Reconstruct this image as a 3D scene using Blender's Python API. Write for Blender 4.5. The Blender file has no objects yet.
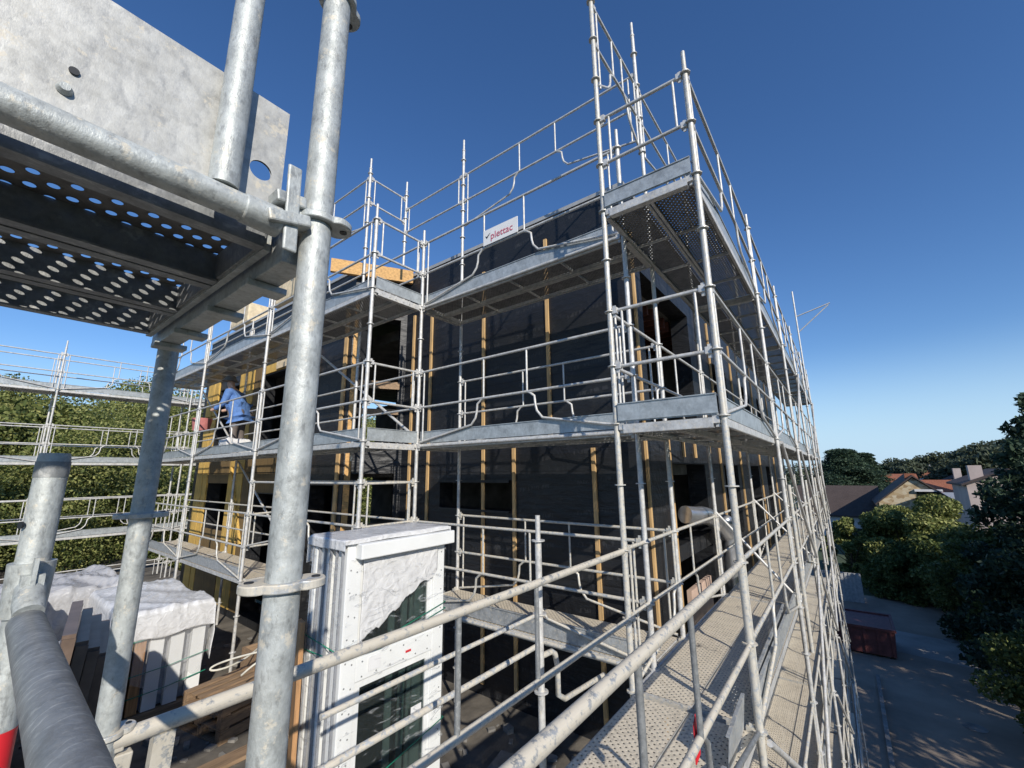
import bpy, bmesh, math, random
import numpy as np
from mathutils import Vector, Matrix, noise
random.seed(7); rng = np.random.default_rng(7)
R = math.radians
sc = bpy.context.scene; COL = sc.collection
# ------------------------------------------------------------------ camera
YAW, PITCH, ROLL, FPX = R(37.6), R(11.85), R(-.6), 421.0
Fw = Vector((math.cos(YAW)*math.cos(PITCH), math.sin(YAW)*math.cos(PITCH), math.sin(PITCH)))
R0 = Vector((math.sin(YAW), -math.cos(YAW), 0)); U0 = R0.cross(Fw)
Rt = math.cos(ROLL)*R0 + math.sin(ROLL)*U0; Up = -math.sin(ROLL)*R0 + math.cos(ROLL)*U0
cam = bpy.data.cameras.new('camera'); co = bpy.data.objects.new('camera', cam); COL.objects.link(co)
co.matrix_world = Matrix(((Rt.x, Up.x, -Fw.x, 0), (Rt.y, Up.y, -Fw.y, 0), (Rt.z, Up.z, -Fw.z, 0), (0, 0, 0, 1)))
cam.sensor_width = 36; cam.lens = FPX/1024*36; cam.clip_start = .02; cam.clip_end = 3000
sc.camera = co
# ------------------------------------------------------------------ light
SD = Vector((-.95, -1.6, 1.0)).normalized()            # towards the sun
EL = math.asin(SD.z)
w = bpy.data.worlds.new("World"); sc.world = w; w.use_nodes = True
nt = w.node_tree; nt.nodes.clear()
sky = nt.nodes.new('ShaderNodeTexSky'); sky.sky_type = 'NISHITA'; sky.sun_disc = False
sky.sun_elevation = EL; sky.sun_rotation = math.atan2(SD.x, SD.y)
sky.air_density = 1.0; sky.dust_density = .0; sky.ozone_density = 4.0; sky.altitude = 0
bgn = nt.nodes.new('ShaderNodeBackground'); bgn.inputs[1].default_value = .125
wo = nt.nodes.new('ShaderNodeOutputWorld')
hs = nt.nodes.new('ShaderNodeHueSaturation'); hs.inputs['Saturation'].default_value = 1.16; hs.inputs['Hue'].default_value = .507; hs.inputs['Value'].default_value = 1.15; nt.links.new(sky.outputs[0], hs.inputs['Color'])
tcw = nt.nodes.new('ShaderNodeTexCoord'); sxw = nt.nodes.new('ShaderNodeSeparateXYZ'); nt.links.new(tcw.outputs['Generated'], sxw.inputs[0])
rw = nt.nodes.new('ShaderNodeValToRGB'); rw.color_ramp.elements[0].position = 0; rw.color_ramp.elements[0].color = (.9,.9,.9,1)
rw.color_ramp.elements[1].position = .24; rw.color_ramp.elements[1].color = (0,0,0,1); rw.color_ramp.interpolation = 'EASE'; nt.links.new(sxw.outputs['Z'], rw.inputs[0])
mw = nt.nodes.new('ShaderNodeMix'); mw.data_type = 'RGBA'; mw.inputs[7].default_value = (3.9,5.6,7.4,1)      # pale blue air near the horizon
nt.links.new(rw.outputs[0], mw.inputs[0]); nt.links.new(hs.outputs[0], mw.inputs[6]); nt.links.new(mw.outputs[2], bgn.inputs[0]); nt.links.new(bgn.outputs[0], wo.inputs[0])
sl = bpy.data.lights.new('sun', 'SUN'); sl.energy = 4.9; sl.angle = R(.53); sl.color = (1, .935, .83)
so = bpy.data.objects.new('sun', sl); COL.objects.link(so)
so.rotation_euler = SD.to_track_quat('Z', 'Y').to_euler()
sc.view_settings.view_transform = 'Standard'; sc.view_settings.look = 'None'
sc.view_settings.exposure = 0.0; sc.view_settings.gamma = 1
sc.render.engine = 'CYCLES'
sc.cycles.max_bounces = 5; sc.cycles.diffuse_bounces = 3; sc.cycles.transparent_max_bounces = 12

# ------------------------------------------------------------------ helpers
def V(*a): return Vector(a)
class MB:
    """collects shapes, linked as one mesh object"""
    def __init__(s): s.v = []; s.f = []; s.sm = []
    def box(s, a, b, m=None):
        x0, y0, z0 = [min(a[i], b[i]) for i in range(3)]; x1, y1, z1 = [max(a[i], b[i]) for i in range(3)]
        n = len(s.v)
        for p in ((x0,y0,z0),(x1,y0,z0),(x1,y1,z0),(x0,y1,z0),(x0,y0,z1),(x1,y0,z1),(x1,y1,z1),(x0,y1,z1)):
            q = Vector(p); s.v.append(m @ q if m else q)
        for f in ((3,2,1,0),(4,5,6,7),(0,1,5,4),(1,2,6,5),(2,3,7,6),(3,0,4,7)):
            s.f.append([n+i for i in f]); s.sm.append(False)
        return s
    def obox(s, p0, p1, wd, h, up=V(0,0,1)):
        """bar from p0 to p1, width wd sideways, h along up"""
        p0 = Vector(p0); p1 = Vector(p1); d = (p1-p0); L = d.length; d.normalize()
        side = d.cross(up).normalized(); u = side.cross(d)
        m = Matrix(((d.x, side.x, u.x, p0.x), (d.y, side.y, u.y, p0.y), (d.z, side.z, u.z, p0.z), (0,0,0,1)))
        return s.box((0,-wd/2,-h/2), (L,wd/2,h/2), m)
    def path(s, pts, r, n=8, cap=True):
        pts = [Vector(p) for p in pts]; k = len(pts)
        rs = r if isinstance(r, (list, tuple)) else [r]*k
        b = len(s.v); prev = None
        for i, p in enumerate(pts):
            d = ((pts[min(i+1,k-1)]-p).normalized() if i < k-1 else V(0,0,0)) + ((p-pts[i-1]).normalized() if i else V(0,0,0))
            d.normalize()
            if prev is None:
                a = V(0,0,1) if abs(d.z) < .9 else V(1,0,0)
                u = d.cross(a).normalized()
            else: u = (prev - d*prev.dot(d)).normalized()
            prev = u; v_ = d.cross(u)
            for j in range(n):
                t = 2*math.pi*j/n
                s.v.append(p + (u*math.cos(t)+v_*math.sin(t))*rs[i])
        for i in range(k-1):
            for j in range(n):
                s.f.append([b+i*n+j, b+i*n+(j+1)%n, b+(i+1)*n+(j+1)%n, b+(i+1)*n+j]); s.sm.append(True)
        if cap:
            s.f.append([b+j for j in range(n)][::-1]); s.sm.append(False)
            s.f.append([b+(k-1)*n+j for j in range(n)]); s.sm.append(False)
        return s
    def tube(s, a, b, r, n=8): return s.path([a, b], r, n)
    def prism(s, poly, d):
        """flat polygon (3D points) pushed along d"""
        n = len(poly); b = len(s.v); d = Vector(d)
        s.v += [Vector(p) for p in poly] + [Vector(p)+d for p in poly]
        s.f.append(list(range(b, b+n))[::-1]); s.f.append(list(range(b+n, b+2*n))); s.sm += [False]*2
        for i in range(n):
            j = (i+1) % n; s.f.append([b+i, b+j, b+n+j, b+n+i]); s.sm.append(False)
        return s
    def quad(s, *p):
        b = len(s.v); s.v += [Vector(q) for q in p]; s.f.append(list(range(b, b+len(p)))); s.sm.append(False); return s
    def build(s, name, mat, parent=None, loc=None, bevel=0):
        me = bpy.data.meshes.new(name); me.from_pydata([tuple(v) for v in s.v], [], s.f)
        me.polygons.foreach_set('use_smooth', s.sm); me.update()
        bm = bmesh.new(); bm.from_mesh(me); bmesh.ops.recalc_face_normals(bm, faces=bm.faces)
        for e in bm.edges:
            if any(not f.smooth for f in e.link_faces): e.smooth = False
        bm.to_mesh(me); bm.free()
        o = bpy.data.objects.new(name, me); COL.objects.link(o)
        if mat: me.materials.append(mat)
        if bevel:
            mo = o.modifiers.new('b', 'BEVEL'); mo.width = bevel; mo.segments = 2; mo.limit_method = 'ANGLE'
        if parent:
            o.parent = parent; o.matrix_parent_inverse = Matrix.Translation(parent.location).inverted() if parent.rotation_euler.z == 0 else Matrix.Identity(4)
        return o
def tag(o, label=None, cat=None, group=None, kind=None):
    if label: o['label'] = label
    if cat: o['category'] = cat
    if group: o['group'] = group
    if kind: o['kind'] = kind
    return o
def thing(name, label, cat, loc=(0,0,0), group=None):
    o = bpy.data.objects.new(name, None); COL.objects.link(o); o.location = loc; o.empty_display_size = .2
    return tag(o, label, cat, group)
def at(px, py, D):
    """world point seen at a pixel of the survey photo, D metres away horizontally"""
    r = (px-512)/FPX*Rt + (384-py)/FPX*Up + Fw
    return r*(D/math.hypot(r.x, r.y))

# ------------------------------------------------------------------ materials
def nodes(name):
    m = bpy.data.materials.new(name); m.use_nodes = True; t = m.node_tree; t.nodes.clear()
    out = t.nodes.new('ShaderNodeOutputMaterial'); p = t.nodes.new('ShaderNodeBsdfPrincipled')
    t.links.new(p.outputs[0], out.inputs[0]); return m, t, p, out
def N(t, k, **kw):
    n = t.nodes.new(k)
    for a, b in kw.items():
        if a.startswith('i_'):
            key = a[2:]; key = int(key) if key.isdigit() else key.replace('_', ' ')
            n.inputs[key].default_value = b
        else: setattr(n, a, b)
    return n
def ramp(t, src, stops):
    n = t.nodes.new('ShaderNodeValToRGB'); e = n.color_ramp.elements
    while len(e) < len(stops): e.new(.5)
    for i, (p, c) in enumerate(stops):
        e[i].position = p; e[i].color = (*c, 1) if len(c) == 3 else c
    t.links.new(src, n.inputs[0]); return n.outputs[0]
def mixc(t, fac, a, b, mode='MIX'):
    n = t.nodes.new('ShaderNodeMix'); n.data_type = 'RGBA'; n.blend_type = mode
    for inp, v in ((n.inputs[0], fac), (n.inputs[6], a), (n.inputs[7], b)):
        if isinstance(v, (int, float)): inp.default_value = v
        elif isinstance(v, tuple): inp.default_value = (*v, 1)
        else: t.links.new(v, inp)
    return n.outputs[2]
def math_(t, op, a, b=0.0, c=None):
    n = t.nodes.new('ShaderNodeMath'); n.operation = op
    for i, v in enumerate((a, b) if c is None else (a, b, c)):
        if isinstance(v, (int, float)): n.inputs[i].default_value = v
        else: t.links.new(v, n.inputs[i])
    return n.outputs[0]
def coord(t, scale=1, stretch=None):
    tc = t.nodes.new('ShaderNodeTexCoord'); mp = t.nodes.new('ShaderNodeMapping')
    s = stretch or (1,1,1); mp.inputs['Scale'].default_value = [scale*k for k in s]
    t.links.new(tc.outputs['Object'], mp.inputs[0]); return mp.outputs[0]
def noise_(t, vec, scale, detail=4, rough=.55):
    n = N(t, 'ShaderNodeTexNoise', i_Scale=scale, i_Detail=detail, i_Roughness=rough); t.links.new(vec, n.inputs['Vector']); return n.outputs['Fac']
def bump(t, p, h, strength=.3, dist=.01):
    b = N(t, 'ShaderNodeBump', i_Strength=strength, i_Distance=dist); t.links.new(h, b.inputs['Height']); t.links.new(b.outputs[0], p.inputs['Normal'])
def upness(t):
    g = t.nodes.new('ShaderNodeNewGeometry'); s = t.nodes.new('ShaderNodeSeparateXYZ'); t.links.new(g.outputs['True Normal'], s.inputs[0])
    return s.outputs['Z']
PLASTER = (.62, .56, .45)
def galv(name, base=(.50,.52,.53), splat=0.0, metal=.3, rough=.42, fine=1.0, grime=.5, bmp=.25, scratch=False):
    m, t, p, o = nodes(name); c = coord(t)
    vo = N(t, 'ShaderNodeTexVoronoi', i_Scale=150*fine); t.links.new(c, vo.inputs['Vector'])
    n1 = noise_(t, c, 26*fine, 7, .72); n2 = noise_(t, coord(t, 1, (1,1,.45)), 95*fine, 4, .7)
    a = tuple(k*.74 for k in base); b = tuple(min(1, k*1.2) for k in base)
    col = ramp(t, n1, [(.34, a), (.5, base), (.66, b)])
    sx = t.nodes.new('ShaderNodeSeparateColor'); t.links.new(vo.outputs['Color'], sx.inputs[0])
    col = mixc(t, .10, col, ramp(t, sx.outputs[0], [(0, (.2,)*3), (1, (.8,)*3)]), 'OVERLAY')
    col = mixc(t, math_(t, 'MULTIPLY', ramp(t, n2, [(.32, (1,)*3), (.46, (0,)*3)]), .5*grime), col, (.14,.14,.135))
    mt = metal
    if scratch:
        wv = N(t, 'ShaderNodeTexWave', i_Scale=16, i_Distortion=9.0, i_Detail=3.0); wv.inputs['Detail Scale'].default_value = 1.4; wv.bands_direction = 'Y'; t.links.new(c, wv.inputs['Vector'])
        sc1 = ramp(t, wv.outputs['Fac'], [(.90, (0,)*3), (.99, (1,)*3)])
        col = mixc(t, math_(t, 'MULTIPLY', math_(t, 'MULTIPLY', sc1, ramp(t, n1, [(.45, (0,)*3), (.6, (1,)*3)])), .45), col, (.6,.6,.58))
    if splat > 0:
        n3 = noise_(t, c, 34, 8, .75)
        th = .63-.17*splat
        f = ramp(t, n3, [(th-.03, (0,)*3), (th+.03, (1,)*3)])
        up = math_(t, 'MULTIPLY_ADD', upness(t), .35, .65)
        f = math_(t, 'MULTIPLY', f, up)
        col = mixc(t, f, col, PLASTER)
        mt = math_(t, 'MULTIPLY_ADD', f, -metal, metal)
    t.links.new(col, p.inputs['Base Color'])
    if isinstance(mt, float): p.inputs['Metallic'].default_value = mt
    else: t.links.new(mt, p.inputs['Metallic'])
    rr = ramp(t, n2, [(.3, (rough-.08,)*3), (.7, (rough+.14,)*3)]); t.links.new(rr, p.inputs['Roughness'])
    bump(t, p, math_(t, 'ADD', n2, n1), bmp, .002)
    return m
def deckmat(name, splat, near=False):
    """perforated steel plank: real see-through holes in a thin sheet"""
    m, t, p, out = nodes(name); c = coord(t)
    def grid(off, ox, oy, pitch, r):
        mp = t.nodes.new('ShaderNodeMapping'); mp.inputs['Scale'].default_value = (1/pitch, 1/pitch, 0); mp.inputs['Location'].default_value = (ox, oy, 0)
        t.links.new(c, mp.inputs[0])
        f = N(t, 'ShaderNodeVectorMath', operation='FRACTION'); t.links.new(mp.outputs[0], f.inputs[0])
        s = N(t, 'ShaderNodeVectorMath', operation='SUBTRACT'); s.inputs[1].default_value = (.5,.5,0); t.links.new(f.outputs[0], s.inputs[0])
        l = N(t, 'ShaderNodeVectorMath', operation='LENGTH'); t.links.new(s.outputs[0], l.inputs[0])
        return l.outputs['Value']
    pt, r = (.046, .155) if near else (.05, .11 if splat < .8 else .10)
    d = math_(t, 'MINIMUM', grid(0, 0, 0, pt, r), grid(0, .5, .5, pt, r))
    hole = math_(t, 'LESS_THAN', d, r)
    n1 = noise_(t, c, 14, 6, .7); n2 = noise_(t, c, 2.2, 4)
    base = ramp(t, n1, [(.3, (.10,.10,.10)), (.7, (.24,.235,.23))])
    n3 = math_(t, 'ADD', math_(t, 'MULTIPLY', n1, .6), math_(t, 'MULTIPLY', n2, .5))
    f = ramp(t, n3, [(.55-.22*splat, (0,)*3), (.66-.22*splat, (1,)*3)])
    f = math_(t, 'MULTIPLY', f, ramp(t, upness(t), [(.4, (0,)*3), (.6, (1,)*3)]))
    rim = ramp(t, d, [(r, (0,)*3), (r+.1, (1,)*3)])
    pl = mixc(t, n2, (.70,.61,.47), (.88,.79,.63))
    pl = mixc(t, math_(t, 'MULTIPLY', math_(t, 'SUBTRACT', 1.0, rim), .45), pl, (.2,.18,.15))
    g1 = noise_(t, coord(t, 1, (1,1,1)), 60, 5, .75); g2 = noise_(t, c, 5, 6, .7)
    gm = math_(t, 'MULTIPLY', ramp(t, g1, [(.46, (1,)*3), (.54, (0,)*3)]), ramp(t, g2, [(.38, (1,)*3), (.62, (.25,)*3)]))
    pl = mixc(t, math_(t, 'MULTIPLY', gm, .5), pl, (.28,.25,.21))
    col = mixc(t, f, base, pl); t.links.new(col, p.inputs['Base Color'])
    p.inputs['Metallic'].default_value = .15; p.inputs['Roughness'].default_value = .6
    bump(t, p, math_(t, 'ADD', rim, math_(t, 'MULTIPLY', n1, .6)), .5, .004)
    tr = t.nodes.new('ShaderNodeBsdfTransparent'); mx = t.nodes.new('ShaderNodeMixShader')
    t.links.new(hole, mx.inputs[0]); t.links.new(p.outputs[0], mx.inputs[1]); t.links.new(tr.outputs[0], mx.inputs[2]); t.links.new(mx.outputs[0], out.inputs[0])
    return m
def plain(name, col, rough=.6, var=.25, scale=6, metal=0, bumpS=.15, dist=.005, stretch=None, spec=.5, detail=5):
    m, t, p, o = nodes(name); c = coord(t, 1, stretch)
    n = noise_(t, c, scale, detail, .6)
    a = tuple(k*(1-var) for k in col); b = tuple(min(1,k*(1+var)) for k in col)
    t.links.new(ramp(t, n, [(.3, a), (.7, b)]), p.inputs['Base Color'])
    p.inputs['Roughness'].default_value = rough; p.inputs['Metallic'].default_value = metal
    p.inputs['Specular IOR Level'].default_value = spec
    if bumpS: bump(t, p, n, bumpS, dist)
    return m
def wood(name, col, along=2):
    st = [8,8,8]; st[along] = .6
    m, t, p, o = nodes(name); c = coord(t, 1, st)
    n = noise_(t, c, 5, 5, .6); n2 = noise_(t, coord(t), 3, 3)
    a = tuple(k*.6 for k in col); b = tuple(min(1,k*1.3) for k in col)
    cc = ramp(t, n, [(.3, a), (.5, col), (.72, b)]); cc = mixc(t, math_(t, 'MULTIPLY', n2, .3), cc, (.13,.1,.07))
    t.links.new(cc, p.inputs['Base Color']); p.inputs['Roughness'].default_value = .75; bump(t, p, n, .2, .003)
    return m
def foliage(name, a, b, c3):
    m, t, p, o = nodes(name); g = t.nodes.new('ShaderNodeNewGeometry')
    n = noise_(t, coord(t), .55, 3)
    f = math_(t, 'ADD', math_(t, 'MULTIPLY', g.outputs['Random Per Island'], .55), math_(t, 'MULTIPLY', n, .5))
    col = ramp(t, f, [(.25, a), (.5, b), (.8, c3)])
    t.links.new(col, p.inputs['Base Color']); p.inputs['Roughness'].default_value = .6; p.inputs['Specular IOR Level'].default_value = .25
    tl = t.nodes.new('ShaderNodeBsdfTranslucent'); t.links.new(col, tl.inputs[0]); mx = t.nodes.new('ShaderNodeMixShader'); mx.inputs[0].default_value = .22
    t.links.new(p.outputs[0], mx.inputs[1]); t.links.new(tl.outputs[0], mx.inputs[2]); t.links.new(mx.outputs[0], o.inputs[0])
    return m
def membrane(name):
    """black breather membrane: lapped courses, creases, faint repeated print"""
    m, t, p, o = nodes(name); c = coord(t)
    n = noise_(t, c, 1.1, 5, .6); n2 = noise_(t, coord(t, 1, (1,1,5)), 3, 3)
    w_ = N(t, 'ShaderNodeTexNoise', i_Scale=2.4, i_Detail=4, i_Distortion=2.0); t.links.new(c, w_.inputs['Vector'])
    base = ramp(t, n, [(.3, (.008,.009,.011)), (.7, (.014,.015,.018))])
    s_ = t.nodes.new('ShaderNodeSeparateXYZ'); t.links.new(c, s_.inputs[0])
    lap = math_(t, 'FRACT', math_(t, 'MULTIPLY', s_.outputs[2], 1/1.35))
    seam = math_(t, 'LESS_THAN', lap, .012)
    tape = math_(t, 'GREATER_THAN', lap, .955)
    xy = math_(t, 'ADD', s_.outputs[0], s_.outputs[1])
    row = math_(t, 'FRACT', math_(t, 'MULTIPLY', math_(t, 'ADD', s_.outputs[2], math_(t, 'MULTIPLY', xy, .12)), 2.6))
    run = math_(t, 'FRACT', math_(t, 'MULTIPLY', xy, 1.1)); let = noise_(t, coord(t, 1, (34,34,9)), 1, 1)
    pr = math_(t, 'MULTIPLY', math_(t, 'MULTIPLY', math_(t, 'LESS_THAN', row, .14), math_(t, 'LESS_THAN', run, .62)), math_(t, 'GREATER_THAN', let, .52))
    col = mixc(t, math_(t, 'MULTIPLY', pr, .07), base, (.25,.25,.26)); col = mixc(t, math_(t, 'MULTIPLY', seam, .8), col, (.004,.004,.005)); col = mixc(t, math_(t, 'MULTIPLY', tape, .2), col, (.025,.026,.03))
    dust = ramp(t, noise_(t, c, 4.5, 7, .75), [(.55, (0,)*3), (.75, (1,)*3)]); col = mixc(t, math_(t, 'MULTIPLY', dust, .10), col, (.2,.19,.17))
    t.links.new(col, p.inputs['Base Color'])
    p.inputs['Roughness'].default_value = .5; bump(t, p, math_(t, 'ADD', math_(t, 'ADD', n, n2), math_(t, 'MULTIPLY', w_.outputs['Fac'], 1.2)), .45, .03); return m
def film(name, col, trans=.0):
    """crumpled plastic film"""
    m, t, p, o = nodes(name); c = coord(t)
    w_ = N(t, 'ShaderNodeTexNoise', i_Scale=9.0, i_Detail=7, i_Distortion=2.2); t.links.new(c, w_.inputs['Vector'])
    n = w_.outputs['Fac']
    t.links.new(ramp(t, n, [(.3, tuple(k*.8 for k in col)), (.7, col)]), p.inputs['Base Color'])
    p.inputs['Roughness'].default_value = .22; bump(t, p, n, .6, .022)
    if trans:
        tr = t.nodes.new('ShaderNodeBsdfTransparent'); mx = t.nodes.new('ShaderNodeMixShader'); mx.inputs[0].default_value = trans
        if trans > .9:      # glare on creases painted in as streaks of less see-through film
            mp = coord(t, 1, (5, 5, 16)); sn_ = N(t, 'ShaderNodeTexNoise', i_Scale=.9, i_Detail=4, i_Distortion=1.4); t.links.new(mp, sn_.inputs['Vector'])
            t.links.new(ramp(t, sn_.outputs['Fac'], [(.55, (.985,)*3), (.62, (.95,)*3), (.66, (.72,)*3), (.69, (.95,)*3), (.78, (.985,)*3)]), mx.inputs[0])
        t.links.new(p.outputs[0], mx.inputs[1]); t.links.new(tr.outputs[0], mx.inputs[2]); t.links.new(mx.outputs[0], o.inputs[0])
    return m
def tiles(name, col, sc_=6):
    m, t, p, o = nodes(name); c = coord(t)
    wv = N(t, 'ShaderNodeTexWave', i_Scale=sc_, i_Distortion=.6); wv.bands_direction = 'Y'; t.links.new(c, wv.inputs['Vector'])
    n = noise_(t, c, 1.2, 5)
    cc = mixc(t, n, tuple(k*.65 for k in col), tuple(k*1.3 for k in col)); cc = mixc(t, math_(t, 'MULTIPLY', wv.outputs['Fac'], .35), cc, tuple(k*.5 for k in col))
    t.links.new(cc, p.inputs['Base Color']); p.inputs['Roughness'].default_value = .8; bump(t, p, wv.outputs['Fac'], .5, .05); return m
def stone(name):
    m, t, p, o = nodes(name); c = coord(t, 1, (1,1,1.7))
    vo = N(t, 'ShaderNodeTexVoronoi', i_Scale=2.6); t.links.new(c, vo.inputs['Vector'])
    hs = N(t, 'ShaderNodeSeparateColor'); t.links.new(vo.outputs['Color'], hs.inputs[0])
    t.links.new(ramp(t, hs.outputs[0], [(.0, (.30,.20,.11)), (.4, (.45,.34,.2)), (1, (.58,.50,.36))]), p.inputs['Base Color'])
    p.inputs['Roughness'].default_value = .85; return m
def glass(name):
    m, t, p, o = nodes(name); p.inputs['Base Color'].default_value = (.012,.022,.022,1); p.inputs['Roughness'].default_value = .05
    p.inputs['Specular IOR Level'].default_value = .9
    tr = t.nodes.new('ShaderNodeBsdfTransparent'); tr.inputs[0].default_value = (.6,.68,.66,1); mx = t.nodes.new('ShaderNodeMixShader'); mx.inputs[0].default_value = .72
    t.links.new(p.outputs[0], mx.inputs[1]); t.links.new(tr.outputs[0], mx.inputs[2]); t.links.new(mx.outputs[0], o.inputs[0]); return m
M = dict(
 galv=galv('galvanised_steel', (.55,.55,.54), .0), galv_far=galv('galvanised_weathered', (.57,.565,.55), .35, fine=.5, rough=.5), galv_splat=galv('galvanised_plaster_spattered', (.46,.48,.49), .95),
 galv_new=galv('galvanised_near', (.43,.455,.45), .2, metal=.25, rough=.5, fine=1.0, grime=1.0, bmp=.6), galv_grey=galv('scuffed_dull_tube', (.25,.26,.265), .0, metal=.35, rough=.5, grime=.5, bmp=.4, scratch=True),
 galv_heavy=galv('plaster_coated_tube', (.36,.37,.37), 1.15),
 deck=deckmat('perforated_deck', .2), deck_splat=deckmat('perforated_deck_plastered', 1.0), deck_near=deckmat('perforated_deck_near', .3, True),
 toe=galv('toe_board_sheet', (.40,.43,.44), .0, metal=.35, fine=.35), toe_splat=galv('toe_board_spattered', (.40,.42,.43), .3, fine=.5),
 plate=galv('toe_plate_near', (.45,.45,.43), .1, metal=.3, rough=.5, fine=.7),
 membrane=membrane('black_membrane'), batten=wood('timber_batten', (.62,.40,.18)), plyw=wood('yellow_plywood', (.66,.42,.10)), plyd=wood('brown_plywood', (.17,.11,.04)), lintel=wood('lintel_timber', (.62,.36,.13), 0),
 woodx=wood('pallet_wood', (.30,.20,.12), 0), woody=wood('brown_board', (.42,.22,.09)), cream=plain('insulation_cream', (.66,.54,.36), .8),
 concrete=plain('concrete', (.20,.19,.175), .9, .4, 3, bumpS=.4, dist=.02), dirt=plain('terrace_dirt', (.13,.115,.095), .95, .5, 2.2, bumpS=.6, dist=.05),
 asphalt=plain('asphalt', (.27,.215,.165), .95, .35, .35, bumpS=.1, detail=9), pave=plain('paving', (.30,.28,.25), .95, .3, .5, bumpS=.1), grass=plain('verge', (.05,.07,.03), .95, .4, 1.5),
 white=plain('white_upvc', (.74,.75,.74), .35, .06, 3, bumpS=.03), filmw=film('white_film', (.80,.80,.80), .16), filmc=film('clear_film', (.6,.62,.64), .93), filmb=film('blue_tarp', (.05,.09,.18)),
 filmh2=film('cloudy_film', (.62,.62,.63), .35), filmh=film('hanging_film', (.75,.75,.76), .80), filmg=film('grey_film', (.30,.31,.33)),
 glass=glass('glazing'), black=plain('black_plastic', (.015,.017,.02), .5), strap=plain('green_strap', (.01,.22,.13), .5), red=plain('red_label', (.62,.02,.03), .5, .1),
 redpaint=plain('dark_red_paint', (.15,.045,.042), .6, .3), joist=plain('red_joist', (.12,.035,.02), .8), flash=plain('flashing', (.42,.42,.41), .5, .15, metal=.3),
 text=plain('sign_lettering', (.50,.10,.16), .5, .05), signw=plain('sign_white', (.72,.72,.72), .5, .05), letter=plain('white_lettering', (.8,.8,.8), .5, .03),
 roofb=tiles('brown_roof_tiles', (.085,.062,.055)), roofo=tiles('orange_roof_tiles', (.36,.13,.07)), stone=stone('rubble_stone'), render=plain('white_render', (.60,.60,.60), .9, .12, 1),
 pink=plain('pinkish_render', (.46,.38,.35), .9, .12, 1), bark=plain('bark', (.10,.075,.05), .9, .4, 5, stretch=(3,3,.5)),
 pinkwood=plain('pinkish_board', (.50,.36,.28), .8, .2, 3), darkframe=plain('brown_frame', (.17,.12,.09), .35), glassd=plain('dark_glazing', (.10,.08,.065), .10, .6, 3),
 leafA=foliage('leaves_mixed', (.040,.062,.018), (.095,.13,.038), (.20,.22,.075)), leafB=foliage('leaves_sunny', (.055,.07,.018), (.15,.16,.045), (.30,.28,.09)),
 fencem=plain('pale_fence_sheet', (.45,.45,.44), .6), leafE=foliage('leaves_green', (.045,.068,.018), (.16,.19,.055), (.36,.36,.13)), leafC=foliage('leaves_conifer', (.018,.036,.024), (.038,.068,.044), (.08,.12,.065)), leafD=foliage('leaves_far_hazed', (.05,.065,.045), (.08,.10,.065), (.13,.15,.085)),  # leafD lightened: distance haze is put into its leaf colours
 skin=plain('skin', (.48,.30,.22), .6, .08, 20), jacket=plain('blue_jacket', (.09,.19,.44), .8, .2, 14), trousers=plain('grey_trousers', (.13,.11,.10), .9), cap=plain('grey_hat', (.16,.15,.13), .9), glove=plain('red_cloth', (.45,.16,.15), .9),
 duct=plain('silver_duct', (.5,.51,.53), .3, .15, 8, metal=.8), rope=plain('pale_hose', (.6,.58,.5), .7),
)

# ------------------------------------------------------------------ lattice measured from the photo
YO, YI = .64, 1.47                       # outer and inner rows of the right-hand scaffold
X = [-2.79, .28, 3.35, 6.42, 9.49, 12.56, 15.63, 18.70]
LX0, LX1 = 3.80, 4.62                    # rows of the scaffold on the dark facade
YD = 4.58; CX = 2.97
YL = [YD, 7.65, 10.72, 13.79]
DZ = .39; G = -9.6; TZ = -3.05
# ------------------------------------------------------------------ setting: ground
g = MB(); g.quad((-900,-900,G-.01),(900,-900,G-.01),(900,900,G-.01),(-900,900,G-.01)).build('ground', M['grass'])['kind'] = 'structure'
g = MB(); g.quad((-30,-8.5,G),(47,-8.5,G),(44,1.88,G),(-30,1.88,G)).build('yard', M['asphalt'])['kind'] = 'structure'
g = MB(); g.box((6,-.02,G-.1),(28,.12,G+.13)).build('kerb', M['concrete'])['kind'] = 'structure'
g = MB(); g.quad((31,-9,G+.004),(35,-9,G+.004),(37.5,6,G+.004),(33.5,6,G+.004)).build('footpath', M['pave'])['kind'] = 'structure'
g = MB(); g.box((-8,1.75,TZ-.35),(5.0,24,TZ)).build('terrace', M['dirt'])['kind'] = 'structure'
g = MB(); g.box((-8,1.9,G),(4.9,2.15,TZ-.352)).build('terrace_wall', M['concrete'])['kind'] = 'structure'

# ------------------------------------------------------------------ building
bld = thing('building', 'flat roofed building under construction wrapped in black membrane with timber battens', 'building', (5,1.9,G))
def wall(name, axis, c, thick, u0, u1, z0, z1, openings, mat):
    """axis 'x': plane x=c, u runs along y; axis 'y': plane y=c, u runs along x. thickness goes inwards"""
    us = sorted({u0, u1, *[o[0] for o in openings], *[o[1] for o in openings]}); zs = sorted({z0, z1, *[o[2] for o in openings], *[o[3] for o in openings]})
    mb = MB()
    def blk(a, b, e, f):
        if axis == 'x': mb.box((c, a, e), (c+thick, b, f))
        else: mb.box((a, c, e), (b, c+thick, f))
    # one column of blocks per u interval: runs merged vertically
    for a, b in zip(us, us[1:]):
        run = None
        for e, f in zip(zs, zs[1:]):
            um, zm = (a+b)/2, (e+f)/2
            solid = not any(o[0] < um < o[1] and o[2] < zm < o[3] for o in openings)
            if solid: run = (run[0], f) if run else (e, f)
            elif run: blk(a, b, *run); run = None
        if run: blk(a, b, *run)
    bm = mb.build(name, mat, bld); return bm
WX, WY, TOP = 5.0, 1.9, 3.95
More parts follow.
